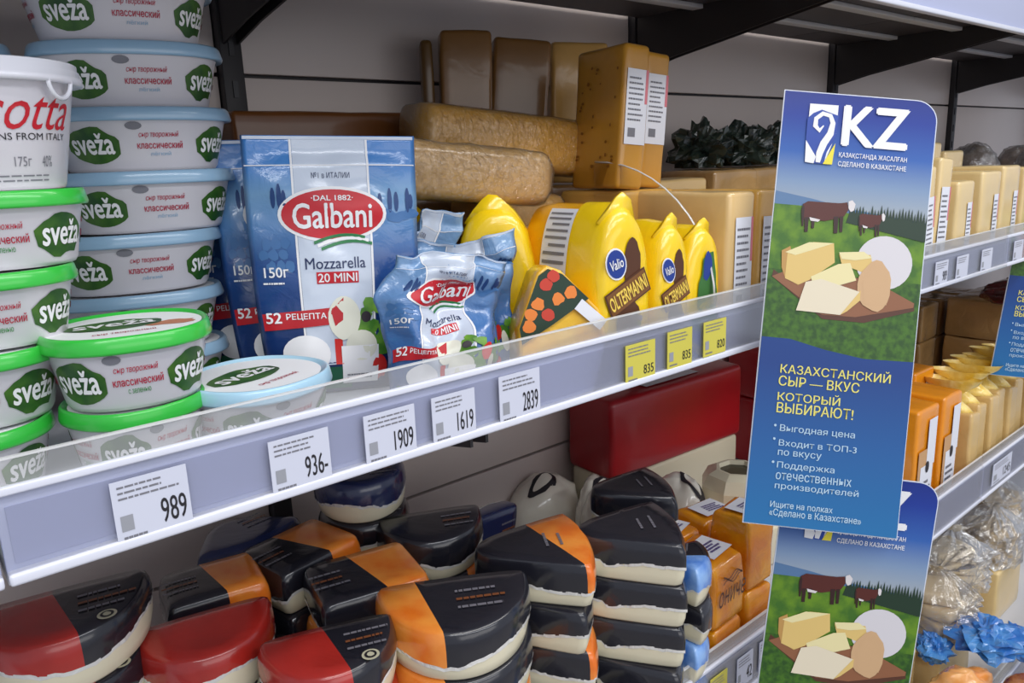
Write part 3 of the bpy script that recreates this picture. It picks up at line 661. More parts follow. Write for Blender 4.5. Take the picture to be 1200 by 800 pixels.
# ------------------------------------------------------------------ background of the middle shelf
rnd = random.Random(4)
gbg = 'pale cheese bars lying in rows at the back behind the blue sign'
i = 0
for x in (.93, 1.04, 1.15, 1.26, 1.37, 1.48):
    for L in range(2):
        block('pale cheese bar lying behind the sign, %s bar of row %s from left' % (['lower', 'upper'][L], ['one', 'two', 'three', 'four', 'five', 'six'][i % 6]), (x, .27+.01*(i % 2), DZ+L*.077), (0, 0, R_(rnd.uniform(-6, 6))), .092, .13, .076, mat('beige_film', (190, 150, 96), .25, coat=.6, bump=.5, bscale=30, var=.25, vscale=16), .002, 60+i+L, gbg)
    i += 1
def lump(name, label, cat, loc, rot, sx, sy, sz, m, amp=.25, fr=1.6, seed=0, group=None, n=20, film=None, part='bag', flat=.25, facet=False):
    t = thing(name, label, cat, loc, rot, group); rings = []
    for j in range(n+1):
        ph = -PI/2+PI*j/n; rr = []
        for i in range(32):
            th = 2*PI*i/32; v = Vector((math.cos(ph)*math.cos(th), math.cos(ph)*math.sin(th), math.sin(ph)))
            s = 1+amp*noise.noise(v*fr+Vector((seed, seed*2, seed*3)))+amp*.5*noise.noise(v*fr*3+Vector((seed, 0, seed)))
            p = Vector((v.x*sx*s, v.y*sy*s, v.z*sz*s+sz*(1-flat))); p.z = max(p.z, .0008 if j else .0006); rr.append(tuple(p))
        rings.append(rr)
    zm = min(q[2] for r in rings for q in r)
    rings = [[(q[0], q[1], q[2]-zm+.0005) for q in r] for r in rings]
    obj(part, loft('lump', rings, m, False, False, smooth=not facet), t)
    if film:
        r2 = [[(q[0]*1.06, q[1]*1.06, q[2]*1.05+.002*noise.noise(Vector(q)*80)) for q in r] for r in rings]
        obj('wrap', loft('film', r2, film, False, False), t)
    return t
DKG = mat('dark_green_bag', (26, 40, 38), .2, coat=.6, bump=.8, bscale=35, col2=(60, 72, 62), vscale=30)
for i, (x, y) in enumerate([(.97, .30), (1.07, .29), (1.16, .30), (1.27, .29), (1.40, .30), (1.52, .29)]):
    lump('green_bag', 'dark green glossy bag heaped on pale cheese bars, %s from left' % ['first', 'second', 'third', 'fourth', 'fifth', 'sixth'][i], 'bag', (x, y, DZ+.155), (0, 0, i), .038, .040, .034, DKG, .6, 2.2, i, 'dark green bags at the back', facet=True)
CRK = clear('crinkled_clear_bag', .10, .35, 1.0, 60, rough=.1)
for i, (x, y, z, s, c) in enumerate([(1.66, .2, .10, .09, (120, 92, 66)), (1.80, .12, .12, .09, (104, 82, 62)), (1.98, .2, .12, .10, (150, 110, 80)), (1.72, .3, .10, .10, (90, 66, 50)), (2.18, .2, .13, .11, (150, 24, 40)), (2.0, .3, .1, .1, (60, 60, 52))]):
    lump('wrapped_sausage_bag', 'crinkled clear bag of %s meat far back in the right bay, %s' % (['brown', 'tan', 'pink', 'dark', 'red', 'green'][i], ['near sign', 'second from sign', 'middle', 'rear left', 'at the edge', 'rear right'][i]), 'bag', (x+(.06 if i == 5 else 0), y+(.02 if i in (3, 5) else -.03), DZ+.078), (0, 0, i*.6), s*.55, s*.55, .05, mat('bag_fill_%d' % i, c, .35, coat=.4, bump=.6, bscale=25, var=.5, vscale=18), .3, 1.5, i+20, 'wrapped meats in the right bay', film=CRK)
for i, (x, y) in enumerate([(1.66, .24), (1.84, .2), (2.02, .24), (2.2, .24)]):
    block('beige bar lying under the wrapped meats in the right bay, %s' % ['first', 'second', 'third', 'fourth'][i], (x, y, DZ), (0, 0, 0), .17, .26, .075, MATS['beige_film'], .002, 80+i, 'beige bars in the right bay')
gq = 'pale cheese blocks on the right bay shelf'
bl = [(1.075, .055, .035, .09, .148, -4, (-.013, .02, .013, .11)), (1.122, .06, .040, .09, .158, 3, (-.015, .02, .015, .12)), (1.19, .055, .060, .09, .125, 0, (.004, .015, .022, .095)), (1.235, .15, .07, .07, .17, 0, None),
      (1.30, .055, .075, .08, .135, 0, (.01, .015, .03, .10)), (1.40, .06, .075, .08, .14, 0, (.01, .015, .03, .10)), (1.34, .16, .08, .08, .18, 0, None), (1.45, .16, .08, .07, .165, 0, None), (1.50, .06, .08, .08, .135, 0, (.01, .015, .03, .10)), (1.13, .16, .07, .07, .15, 0, None)]
CRM = mat('cream_cheese_film', (232, 204, 146), .3, coat=.5, bump=.2, bscale=26, var=.07, vscale=14)
for i, (x, y, ww, d, h, rl, lb) in enumerate(bl):
    block('cream cheese block right of the blue sign, %s from the sign' % ['first', 'second', 'third', 'rear first', 'fourth', 'fifth', 'rear second', 'rear third', 'sixth', 'rear nearest'][i], (x, y, DZ), (0, R_(rl), 0), ww, d, h, CRM, .001, 90+i, gq, lb)

# ------------------------------------------------------------------ signs
HW = .139
def sign(label, TL, wv, dv, full, ASP=2.874, group='blue cheese advertising signs'):
    """local x right, z up, origin at the top left corner; unit = sign width; print laid out in the sign's own plane"""
    wv = Vector(wv).normalized(); dv = Vector(dv); dv = (dv-wv*dv.dot(wv)).normalized(); up_ = -dv; bk = up_.cross(wv)
    t = thing('advertising_sign', label, 'sign', (0, 0, 0), group=group)
    t.matrix_world = Matrix(((wv.x, bk.x, up_.x, TL[0]), (wv.y, bk.y, up_.y, TL[1]), (wv.z, bk.z, up_.z, TL[2]), (0, 0, 0, 1)))
    W_, H_ = HW, HW*ASP
    def outline(e=0):
        p = [(e, -e), (W_*.86, -e)]; r = W_*.14-e
        for i in range(1, 9): a = PI/2*(1-i/8); p.append((W_*.86+r*math.cos(a), -W_*.14+r*math.sin(a)))
        return p+[(W_-e, -H_+e), (e, -H_+e)]
    p = outline(); n = len(p)
    vs = [(x, 0, z) for x, z in p]+[(x, .0012, z) for x, z in p]
    obj('board', mesh('board', vs, [tuple(range(n)), tuple(range(2*n-1, n-1, -1))]+[(i, (i+1) % n, n+(i+1) % n, n+i) for i in range(n)], mat('sign_board_edge', (214, 220, 232), .4), smooth=False), t)
    # homography photo pixel -> sign plane, only used to read off the layout of the flat artwork
    Q = [(915.6, 103.5), (1102, 121.8), (1048, 635), (874, 609)]; U = [(0, 0), (1, 0), (1, 1), (0, 1)]; A = []
    for (u, v), (x, y) in zip(U, Q):
        A.append([x, y, 1, 0, 0, 0, -u*x, -u*y, -u]); A.append([0, 0, 0, x, y, 1, -v*x, -v*y, -v])
    Hm = np.linalg.svd(np.array(A))[2][-1].reshape(3, 3)
    def L(x, y): q = Hm @ np.array([x, y, 1]); return (q[0]/q[2]*W_, -q[1]/q[2]*H_)
    P = Print(planar(0), t)
    sky = ramp_mat('sign_sky', [(0, (164, 172, 178)), (.25, (126, 150, 182)), (.5, (44, 94, 172)), (.8, (10, 50, 146)), (1, (6, 38, 128))], 2, .55, .05, 0, 0, -.278*H_, 0)
    blue = ramp_mat('sign_blue', [(0, (14, 106, 164)), (.55, (6, 84, 150)), (1, (0, 56, 128))], 2, .55, .05, 0, 0, -H_, -.63*H_)
    grass = mat('sign_grass', (100, 140, 26), .5, coat=.0, col2=(58, 104, 26), vscale=60); grassd = mat('sign_grass_low', (66, 110, 24), .5, coat=.0, col2=(36, 76, 20), vscale=160)
    o0 = [(x, z) for x, z in outline(.0009)]
    P.poly('sky_print', sky, [(o0[0][0], -.25)]+[q for q in o0[:-2]]+[(o0[-2][0], -.25)], .0002)
    b0 = W_-.0009; hz = L(905, 245)[1]
    top = [(x_, L(*q)[1]) for x_, q in ((.0009, (903, 243)), (W_*.3, (950, 248)), (W_*.6, (1010, 262)), (b0, (1090, 278)))]
    P.poly('hills_print', mat('ink_far_hill', (86, 120, 160), .4), [(.0009, top[0][1]-.01), (.0009, top[0][1]+.012), (W_*.25, top[1][1]+.007), (W_*.5, top[2][1]+.006), (b0, top[3][1]+.004), (b0, -.25)], .0003)
    low = [L(893, 400), L(925, 404), L(965, 418), L(1010, 430), L(1070, 436)]; low[0] = (.0009, low[0][1]); low[-1] = (b0, low[-1][1])
    P.poly('meadow_print', grass, top[::-1]+[(.0009, low[0][1]-.02), (b0, low[-1][1]-.02)], .0004)
    P.poly('meadow_print', grassd, [(.0009, L(898, 320)[1]), (b0, L(1080, 345)[1]), (b0, low[-1][1]-.01), (.0009, low[0][1]-.01)], .0006)
    # firs
    fir = mat('ink_fir', (26, 52, 34), .45); rnd = random.Random(3)
    for i in range(26):
        f = i/25; x = W_*(.50+.49*f); base = top[2][1]+(top[3][1]-top[2][1])*f-.004-.006*f; hh = .010+.012*f+rnd.random()*.006
        P.poly('fir_print', fir, [(max(.001, x-.0032), base-.003), (min(b0, x+.0034), base-.003), (min(b0, x+.0004), base+hh)], .0007+.00001*i)
    P.poly('blue_print', blue, low+[(b0, -H_+.0009), (.0009, -H_+.0009)], .0008)
    # cows
    cw = ink('cow_brown', (84, 32, 24)); cwd = ink('cow_dark', (50, 22, 20)); cwh = ink('cow_white', (220, 214, 214))
    def cow(x0, y0, x1, y1):      # photo box of the animal
        P = Print(planar(0), t)
        def q(u, v): return L(x0+(x1-x0)*u, y0+(y1-y0)*v)
        P.poly('cow_print', cw, [q(*a) for a in ((.02, .12), (.12, .04), (.4, .08), (.7, .12), (.84, .10), (.86, .32), (.78, .5), (.66, .56), (.42, .62), (.2, .58), (.08, .5), (.03, .6))], .001)
        for u, v, w_ in ((.08, .92, .06), (.2, .82, .05), (.62, .98, .07), (.72, .95, .05)): P.poly('cow_print', cwd, [q(u-w_/2, .5), q(u+w_/2+.02, .5), q(u+w_/2, v), q(u-w_/2, v)], .0011)
        P.poly('cow_print', cwh, [q(*a) for a in ((.86, .08), (.93, .04), (.99, .16), (.96, .34), (.90, .38), (.86, .28))], .0012)
        P.poly('cow_print', cwd, [q(*a) for a in ((.02, .12), (-.01, .3), (.0, .75), (.03, .75), (.05, .2))], .0012)
        P.poly('cow_print', cwh, [q(*a) for a in ((.14, .5), (.34, .58), (.3, .64), (.16, .6))], .0012); P.done()
    cow(937, 240, 1001, 282); cow(1004, 257, 1036, 287)
    # cheese board
    wd = ink('wood_print', (142, 92, 62)); wd2 = ink('wood_edge_print', (86, 48, 32)); ch = ink('cheese_print', (222, 190, 116)); ch2 = ink('cheese_pale_print', (232, 220, 166)); ch3 = ink('cheese_side_print', (190, 146, 82)); br = ink('brie_print', (214, 210, 214)); gr = ink('rind_print', (206, 168, 126))
    def pp_(m, o, *pts): P.poly('cheese_board_print', m, [L(*a) for a in pts], o)
    pp_(wd2, .0009, (903, 330), (962, 382), (1010, 388), (1069, 376), (1069, 366), (1000, 378), (965, 372), (905, 322))
    pp_(wd, .0010, (903, 330), (925, 322), (1020, 338), (1069, 367), (1068, 372), (1000, 381), (961, 377))
    P.ell('cheese_board_print', br, *L(1034, 318), .0250, .0245, .0011, 28, 1)
    pp_(ch3, .0012, (914, 300), (924, 295), (934, 342), (918, 332), (914, 320)); pp_(ch, .0013, (921, 301), (951, 291), (975, 293), (976, 316), (946, 336), (934, 341), (918, 333)); pp_(ch2, .0014, (918, 302), (946, 291), (975, 293), (948, 301), (930, 306))
    pp_(ch, .0012, (981, 306), (1018, 308), (1020, 318), (1012, 330), (984, 318)); pp_(ch2, .0014, (981, 304), (1010, 304), (1020, 312), (1000, 314), (984, 312))
    pp_(ch2, .0015, (948, 332), (980, 318), (994, 317), (1001, 338), (978, 344), (950, 340)); 
    P.ell('cheese_board_print', gr, *L(1022, 345), .0150, .0230, .0016, 20, 1, .12, 2); pp_(gr, .0017, (1008, 340), (1022, 318), (1036, 342), (1036, 368), (1010, 366))
    pp_(ink('cheese_front_print', (228, 216, 190)), .0018, (931, 371), (942, 338), (960, 335), (1006, 352), (1003, 360), (982, 378)); pp_(ch, .0019, (982, 378), (1006, 350), (1005, 362), (990, 374))
    # emblem
    pp2 = lambda nm, m, o, *pts: P.poly(nm, m, [L(*a) for a in pts], o)
    pp2('emblem', WHITE, .0012, (946, 122), (980, 125), (977, 160), (963, 197), (940, 194), (942, 166))
    pp2('emblem', ink('sign_navy', (24, 66, 160)), .0014, (943, 140), (950, 134), (960, 130), (980, 138), (976, 166), (966, 182), (962, 197), (951, 196), (941, 166))
    pp2('emblem', WHITE, .0016, (941, 167), (953, 188), (950, 196), (940, 194)); pp2('emblem', ink('sign_yellow', (236, 220, 60)), .0017, (976, 172), (972, 198), (961, 197))
    P.stroke('emblem', WHITE, [L(*a) for a in ((962, 150), (957, 156), (952, 150), (953, 141), (961, 135), (970, 138), (973, 147), (970, 160), (962, 172), (957, 184), (955, 195))], [.001, .004, .0045, .004, .004, .004, .0045, .006, .0065, .006, .004], .0019)
    def T(nm, m, s, a, b, hpx, bold=.02, off=.0014):  # baseline from photo point a to b
        (x0, z0), (x1, z1) = L(*a), L(*b); hh = abs(L(a[0], a[1]-hpx)[1]-z0); zz = (z0+z1)/2
        P.text(nm, m, s, x0, zz, x1, zz+hh, off, bold)
    T('lettering', WHITE, 'KZ', (984, 174), (1060, 181), 48, .035)
    T('lettering', WHITE, 'ҚАЗАҚСТАНДА ЖАСАЛҒАН', (980, 190), (1061, 198), 7, .02); T('lettering', WHITE, 'СДЕЛАНО В КАЗАХСТАНЕ', (979, 201), (1060, 209), 7, .02)
    if full:
        yl = ink('heading_yellow', (228, 218, 112))
        T('heading', yl, 'КАЗАХСТАНСКИЙ', (914, 441), (1040, 461), 13, .012); T('heading', yl, 'СЫР — ВКУС', (912, 456), (1004, 470), 11.5, .012)
        T('heading', yl, 'КОТОРЫЙ', (911, 473), (982, 484), 12, .012); T('heading', yl, 'ВЫБИРАЮТ!', (910, 487), (997, 500), 12, .012)
        lt = ink('sign_text', (176, 204, 224))
        for s, a, b, hp in (('Выгодная цена', (914, 509), (999, 523), 9), ('Входит в ТОП-3', (913, 525), (1001, 540), 8.5), ('по вкусу', (912, 536), (961, 546), 8), ('Поддержка', (911, 552), (976, 560), 9), ('отечественных', (910, 560), (995, 577), 8), ('производителей', (909, 572), (1003, 590), 9)):
            T('lettering', lt, s, a, b, hp, .01)
        for a in ((909, 502), (908, 517), (907, 543)): P.ell('lettering', lt, *L(*a), .0012, .0012, .0014, 10, 1)
        T('lettering', lt, 'Ищите на полках', (904, 594), (974, 604), 8, .02); T('lettering', lt, '«Сделано в Казахстане»', (903, 602), (1006, 619), 9, .02)
    P.done(); return t
WV = (.704, -.700, -.122); DV = (-.255, -.088, -.963)
TL = (.674, -.009, .1937)
s1 = sign('large blue advertising sign hanging in front of the shelf, full text panel visible', TL, WV, DV, True)
TL2 = Vector((.628, -.054, -.1505)); SW2 = (.666, -.738, -.109); SD2 = (-.159, .002, -.987)
s2 = sign('lower blue advertising sign partly hidden below the first, only cows and cheese board visible', TL2, SW2, SD2, True)
TL3 = Vector(onD(1187, 447, HW*9.0))-Vector(DV)*HW*2.9
s3 = sign('blue advertising sign at the far right edge of the view', TL3, WV, (-.07, -.03, -.99), True)
for s_, zz in ((s1, -.02), (s2, -.40), (s3, -.02)):
    o = Vector(s_.matrix_world.translation)+Vector(WV)*.012
    obj('hanger', box_me('hanger', .010, .022, .0012, .003, -.26 if s_ is s1 else -.2, -.03, clear('hanger_clear', .1, .3)), s_)

# ------------------------------------------------------------------ lower shelf: half wheels in coloured sleeves
CREAM = mat('cream_rind', (224, 216, 188), .35, coat=.45, bump=.06, bscale=18, sss=.0)
S_BLK = mat('sleeve_black', (30, 30, 38), .22, coat=.6, bump=.18, bscale=22); S_ORG = mat('sleeve_orange', (226, 112, 28), .25, coat=.6, bump=.18, bscale=22, col2=(240, 150, 60), vscale=25)
S_RED = mat('sleeve_red', (178, 42, 34), .25, coat=.6, bump=.18, bscale=22, var=.25, vscale=20); S_NAVY = mat('sleeve_navy', (34, 44, 84), .22, coat=.6, bump=.18, bscale=22); S_BLUE = mat('sleeve_blue', (74, 128, 214), .22, coat=.6, bump=.3, bscale=30, col2=(140, 180, 232), vscale=40)
FOIL = mat('wrinkled_white_film', (214, 212, 208), .2, coat=.7, bump=.7, bscale=60)
def chaikin(p, k=3):
    for _ in range(k):
        q = []
        for i in range(len(p)):
            a, b = p[i], p[(i+1) % len(p)]; q += [(a[0]*.75+b[0]*.25, a[1]*.75+b[1]*.25), (a[0]*.25+b[0]*.75, a[1]*.25+b[1]*.75)]
        p = q
    return p
def resample(p, n):
    P_ = p+[p[0]]; d = [0]
    for i in range(len(p)): d.append(d[-1]+math.hypot(P_[i+1][0]-P_[i][0], P_[i+1][1]-P_[i][1]))
    out = []; j = 0
    for i in range(n):
        s = d[-1]*i/n
        while d[j+1] < s: j += 1
        f = (s-d[j])/(d[j+1]-d[j]+1e-12); out.append((P_[j][0]*(1-f)+P_[j+1][0]*f, P_[j][1]*(1-f)+P_[j+1][1]*f))
    return out
def outline_of(kind, L):
    if kind == 'half': p = [(L*.5*math.cos(a), L*.30-L*.66*math.sin(a)) for a in [PI*i/24 for i in range(25)]]
    elif kind == 'slab': p = [(-L*.42, -L*.34), (L*.42, -L*.34), (L*.42, L*.34), (-L*.42, L*.34)]
    elif kind == 'sector': p = [(0, L*.55)]+[(L*1.05*math.sin(a), L*.55-L*1.05*math.cos(a)) for a in [R_(-24+48*i/16) for i in range(17)]]
    else: p = [(0, L*.42)]+[(L*.92*math.sin(a), L*.42-L*.92*math.cos(a)) for a in [R_(-40+80*i/20) for i in range(21)]]
    if kind == 'slab': p = resample(p, 24)
    return resample(chaikin(p, 3), 72)
HL = .043
def half_wheel(label, loc, rot, kind, L, left, rightc, xt, group=None, seed=0, h=HL, low=.37, emblem=True, wrink=True):
    low = .5 if left is S_RED else low+.05
    t = thing('half_wheel_cheese', label, 'cheese', loc, rot, group); o = outline_of(kind, L)
    def ring(z, inset): 
        f = 1-inset/(L*.5); return [(x*f, y*f, z) for x, y in o]
    e = .006
    obj('cheese', loft('wheel', [ring(.0003, e), ring(.0025, .003), ring(h*.25, .0008), ring(h*.5, 0), ring(h*.75, .0008), ring(h-.004, .003), ring(h-.0012, e), ring(h-.0008, L*.25)], CREAM), t)
    def zlow(i): return h*(low+.09*math.sin(i*.23+seed)+.05*noise.noise(Vector((i*.35, seed, 0))))
    def rs(fz, inset): 
        f = 1-inset/(L*.5); return [(x*f, y*f, fz(i)) for i, (x, y) in enumerate(o)]
    rr = [rs(lambda i: zlow(i), -.0006), rs(lambda i: max(zlow(i)+.001, h*.62), -.0008), rs(lambda i: h*.78, .0002), rs(lambda i: h-.0032, .0026), rs(lambda i: h-.0006, .0056)]
    for q in (.62, .44, .28, .12): rr.append([(x*q, y*q, h-.0002) for x, y in o])
    sl = loft('sleeve', rr, [left, rightc], cap0=False)
    pc, pn = (Vector((0, -L*.20, 0)), Vector((.45, -1, 0))) if kind == 'sector' else (Vector((xt*L, 0, 0)), Vector((1, .22, 0)))
    bm = bmesh.new(); bm.from_mesh(sl); bmesh.ops.bisect_plane(bm, geom=bm.verts[:]+bm.edges[:]+bm.faces[:], plane_co=pc, plane_no=pn)
    for f in bm.faces: c = f.calc_center_median(); f.material_index = 0 if (c-pc).dot(pn) < 0 else 1
    bm.to_mesh(sl); bm.free(); obj('sleeve', sl, t)
    if wrink:
        wr = [[(x*1.012+.001*noise.noise(Vector((x*150, y*150, seed))), y*1.012, zlow(i)+dz+.0016*noise.noise(Vector((i*.9, seed, dz*99)))) for i, (x, y) in enumerate(o)] for dz in (-.002, -.0006, .001)]
        obj('film_edge', loft('edge', wr, FOIL, False, False), t)
    P = Print(topar(h), t); tx = mat('ink_sleeve_print', (112, 110, 118), .4)
    s0 = 1 if xt < .1 else -1
    if rightc in (S_BLK, S_NAVY) or left in (S_BLK, S_NAVY):
        cx = (xt+.5)*L*.5 if rightc in (S_BLK, S_NAVY) else (xt-.5)*L*.5
        if kind == 'sector':
            for k in range(2): P.lines('sleeve_print', tx, -L*.10, -L*(.30-.10*k), L*.12, -L*(.26-.10*k), 1, seed+k, .0006, .5)
        for k in range(3 if kind != 'sector' else 0): P.lines('sleeve_print', tx if k != 1 else mat('ink_sleeve_brown', (120, 70, 40), .4), cx-L*.16, -L*(.12-.09*k), cx+L*.16, -L*(.07-.09*k), 1, seed+k, .0006, .5)
        if emblem and left is S_RED: 
            P.ell('emblem', mat('ink_emblem', (190, 186, 160), .4), cx-L*.02, -L*.22, .0065, .0065, .0005, 18, 1); P.ell('emblem', BLACK, cx-L*.02, -L*.22, .0045, .0045, .0008, 18, 1); P.ell('emblem', MATS['ink_emblem'], cx-L*.02, -L*.22, .0028, .0028, .0010, 8, 1, .4, 3)
    P.done(); return t
KINDS = {'obk': ('orange and black', S_ORG, S_BLK, -.18), 'bko': ('black and orange', S_BLK, S_ORG, .22), 'bkh': ('half black half orange', S_BLK, S_ORG, .0), 'rbk': ('red and black', S_RED, S_BLK, .02), 'blk': ('black', S_BLK, S_BLK, 0), 'nvy': ('navy blue', S_NAVY, S_NAVY, 0),
         'red': ('plain red', S_RED, S_RED, 0), 'bkb': ('black and bright blue', S_BLK, S_BLUE, .1), 'bub': ('bright blue and black', S_BLUE, S_BLK, -.12)}
PR = {}; LV = ['bottom layer', 'second layer', 'third layer', 'fourth layer', 'fifth layer', 'sixth layer', 'seventh layer', 'eighth layer']
def stack(where, px, py, level, kinds, shape, L, yaw, jit=.0015, pos=None):
    """kinds listed from the top down; the last one repeats to the deck"""
    p = pos if pos is not None else onZ(px, py, D2+HL*level); rnd = random.Random(int(px*7+py))
    for i in range(level):
        k = kinds[min(i, len(kinds)-1)]; top = level-i; key = (k, shape, L)
        jx, jy = (0, 0) if i == 0 else (rnd.uniform(-jit, jit), rnd.uniform(-jit, jit)); ya = yaw+(0 if i == 0 else rnd.uniform(-8, 8))
        lab = '%s cheese %s, %s, %s' % (KINDS[k][0], 'half wheel' if shape == 'half' else 'wedge', 'topmost' if i == 0 else LV[top-1], where)
        loc = (p[0]+jx, p[1]+jy, D2+HL*(top-1)); rot = (0, 0, R_(ya)); g = 'sleeved cheeses, %s' % where
        if key in PR: dup(PR[key], loc, rot, lab, g)
        else: PR[key] = half_wheel(lab, loc, rot, shape, L, KINDS[k][1], KINDS[k][2], KINDS[k][3], g, len(PR)*1.7)
    return p
ST = [('stack in the lower left corner', 68, 714, 6, ['rbk', 'rbk', 'obk'], 'half', .125, -10),
      ('stack with plain red top', 247, 722, 5, ['red', 'rbk', 'rbk'], 'half', .108, -12),
      ('stack right of the plain red top', 388, 756, 5, ['rbk', 'red', 'blk'], 'half', .105, -20),
      ('stack behind the plain red top', 262, 682, 5, ['bkh', 'blk'], 'slab', .10, -10),
      ('stack touching the large orange fronted one', 446, 668, 5, ['bkh', 'obk', 'blk'], 'slab', .115, -12),
      ('dark stack below the tall navy topped one', 375, 640, 5, ['bkh', 'bko'], 'slab', .11, 12),
      ('large orange fronted stack', 566, 690, 5, ['obk', 'obk', 'bko', 'obk'], 'half', .132, -30),
      ('stack right of the large orange fronted one', 636, 650, 5, ['bko', 'blk', 'bko', 'blk'], 'sector', .135, 58),
      ('black stack before the white bags', 712, 620, 5, ['blk', 'blk', 'blk', 'blk'], 'sector', .125, 55),
      ('black stack next to the orange packs', 752, 598, 5, ['blk', 'bub', 'blk'], 'sector', .11, 60),
      ('small blue stack at the rail', 788, 655, 4, ['bub', 'bkb', 'bub'], 'wedge', .06, 35),
      ('tall navy topped stack', 432, 575, 6, ['nvy', 'blk'], 'half', .095, -25),
      ('navy stack at the back left', 300, 625, 5, ['nvy', 'nvy'], 'wedge', .10, 10),
      ('black stack beside the standing navy cheese', 512, 620, 5, ['blk', 'bko'], 'half', .11, -25)]
PS = [np.array(onZ(s_[1], s_[2], D2+HL*s_[3])) for s_ in ST]; WT = [.15 if s_[0][:5] in ('large', 'small') else .5 if 'orange packs' in s_[0] or 'right of the large' in s_[0] else 1 if s_[0][:5] == 'stack' else 3 for s_ in ST]
for it in range(60):                       # nudge neighbouring stacks apart until their discs no longer meet
    for i in range(len(ST)):
        for j in range(i+1, len(ST)):
            d = PS[j][:2]-PS[i][:2]; l = np.linalg.norm(d)+1e-9; need = .40*(ST[i][6]+ST[j][6])
            if l < need: m_ = d/l*(need-l)*.5; a_, b_ = WT[i]/(WT[i]+WT[j]), WT[j]/(WT[i]+WT[j]); PS[i][:2] -= m_*a_; PS[j][:2] += m_*b_
    for i in range(len(ST)): PS[i][1] = min(max(PS[i][1], ST[i][6]*.42), DK-.02-ST[i][6]*.45)
for s_, p_ in zip(ST, PS): stack(*s_, pos=p_)
# standing navy half wheel
q = onD(575, 600, .87); base = onZ(575, 622, D2+HL*4)
t = half_wheel('navy sleeved half wheel standing on its flat side at the back', (q[0], q[1]+.03, q[2]-.03), (R_(84), R_(6), R_(10)), 'half', .085, S_NAVY, S_NAVY, 0, None, 9, .034, .35, False)
lump('wrapped_cheese', 'cream wrapped cheese supporting the standing navy half wheel', 'cheese', (q[0], q[1]+.035, D2), (0, 0, 0), .038, .03, .078, CREAM, .1, 1, 3)

# white round bagged cheeses, jar, red boxes
BAGW = mat('milky_cheese_bag', (228, 222, 208), .25, coat=.6, bump=.3, bscale=22); 
gw = 'milky white bagged cheeses at the back of the lower shelf'
for i, (px, py, zc, sx, sy) in enumerate([(636, 553, 1.12, .06, .045), (700, 553, 1.06, .042, .030), (722, 562, 1.02, .058, .05), (797, 552, 1.02, .050, .042)]):
    q = onD(px, py, zc); zz = q[2]-D2
    tt = lump('bagged_cheese', ['flat white bagged cheese with dark oval mark, nearest the standing navy half wheel', 'white bagged cheese with dark oval mark behind the others, by the red loaf', 'low white bagged cheese with dark mark behind the black topped wedges', 'big round white bagged cheese in front of the red loaf', 'small white bagged cheese beside the blue sign edge'][i], 'cheese', (q[0], q[1], D2), (0, 0, .4*i), sx, sy, zz/2.0, BAGW, .14, 1.3, i*3+1, gw, part='bag', flat=.1)
    P = Print(drape(tt, 'bag'), tt); P.ell('mark', BLACK, -.012, -.012, .026, .013, .0008, 24, 5, .2, i); P.ell('mark', BAGW, -.012, -.012, .018, .007, .0016, 20, 5); P.done()
MAROON = mat('red_wax_film', (168, 18, 30), .35, coat=.3, var=.12, vscale=8)
def redbox(label, px, py, y, w_, d, h, z):
    p = onY(px, py, y); t = block(label, (p[0], y+d/2, z), (0, 0, R_(-3)), w_, d, h, MAROON, .0012, int(px), 'red film wrapped cheese loaves', name='red_cheese_loaf', bev=.008)
    P = Print(topar(h+.0012), t); P.rect('label', TAGW, -.06, -.03, .06, .02, .0006); P.ell('label_mark', BLACK, -.01, -.005, .02, .007, .0012, 16, 1); P.done(); return t
b0_ = onY(690, 545, .29)[2]
redbox('large red film wrapped cheese loaf behind the white bags', 800, 500, .285, .30, .095, .120, D2+.1035)
_q = onY(800, 500, .285); block('cream block of cheese lying under the large red loaf', (_q[0], .285+.0475, D2), (0, 0, R_(-3)), .29, .088, .103, CREAM, .001, 7)
redbox('second red film wrapped cheese loaf further right behind', 850, 468, .285, .26, .095, .095, D2+.125).location.x += .28
redbox('red film wrapped cheese loaf below the second one further right', 850, 468, .285, .26, .095, .1245, D2).location.x += .28
# cream faceted jar
q = onD(868, 522, 1.02); t = thing('faceted_jar', 'cream faceted jar shaped cheese pack with dark round opening beside the sign', 'cheese', (q[0]+.01, q[1]+.01, D2+.06))
def oc(r, z, n=8): return [(r*math.cos(2*PI*(i+.3)/n), r*math.sin(2*PI*(i+.3)/n), z) for i in range(n)]
obj('body', loft('jar', [oc(.032, 0), oc(.040, .006), oc(.050, .035), oc(.050, .062), oc(.042, .078), oc(.030, .084), oc(.026, .084), oc(.024, .078)], CREAM, smooth=False), t)
obj('opening', loft('hole', [oc(.024, .0786, 24), oc(.012, .0787, 24)], ink('dark_olive', (86, 80, 60))), t)
block('cream wrapped cheese block under the faceted jar', (q[0]+.01, q[1]+.01, D2), (0, 0, 0), .09, .08, .0598, CREAM, .001, 5)
# brown and beige bars behind the sign on the lower shelf
for i in range(5):
    x = 1.05+.1*i; 
    for L_ in range(2 if i < 2 else 3): block('beige wrapped bar far back on lower shelf, %s layer, %s from red loaves' % (['bottom', 'middle', 'top'][L_], words[i].replace('lowest', 'first')), (x+.45 if i > 1 else x+.45, .312, D2+.078*L_), (0, 0, R_(rnd.uniform(-3, 3))),   .094, .15, .077, MATS['beige_film'], .002, 120+i*3+L_, 'beige bars far back on the lower shelf')

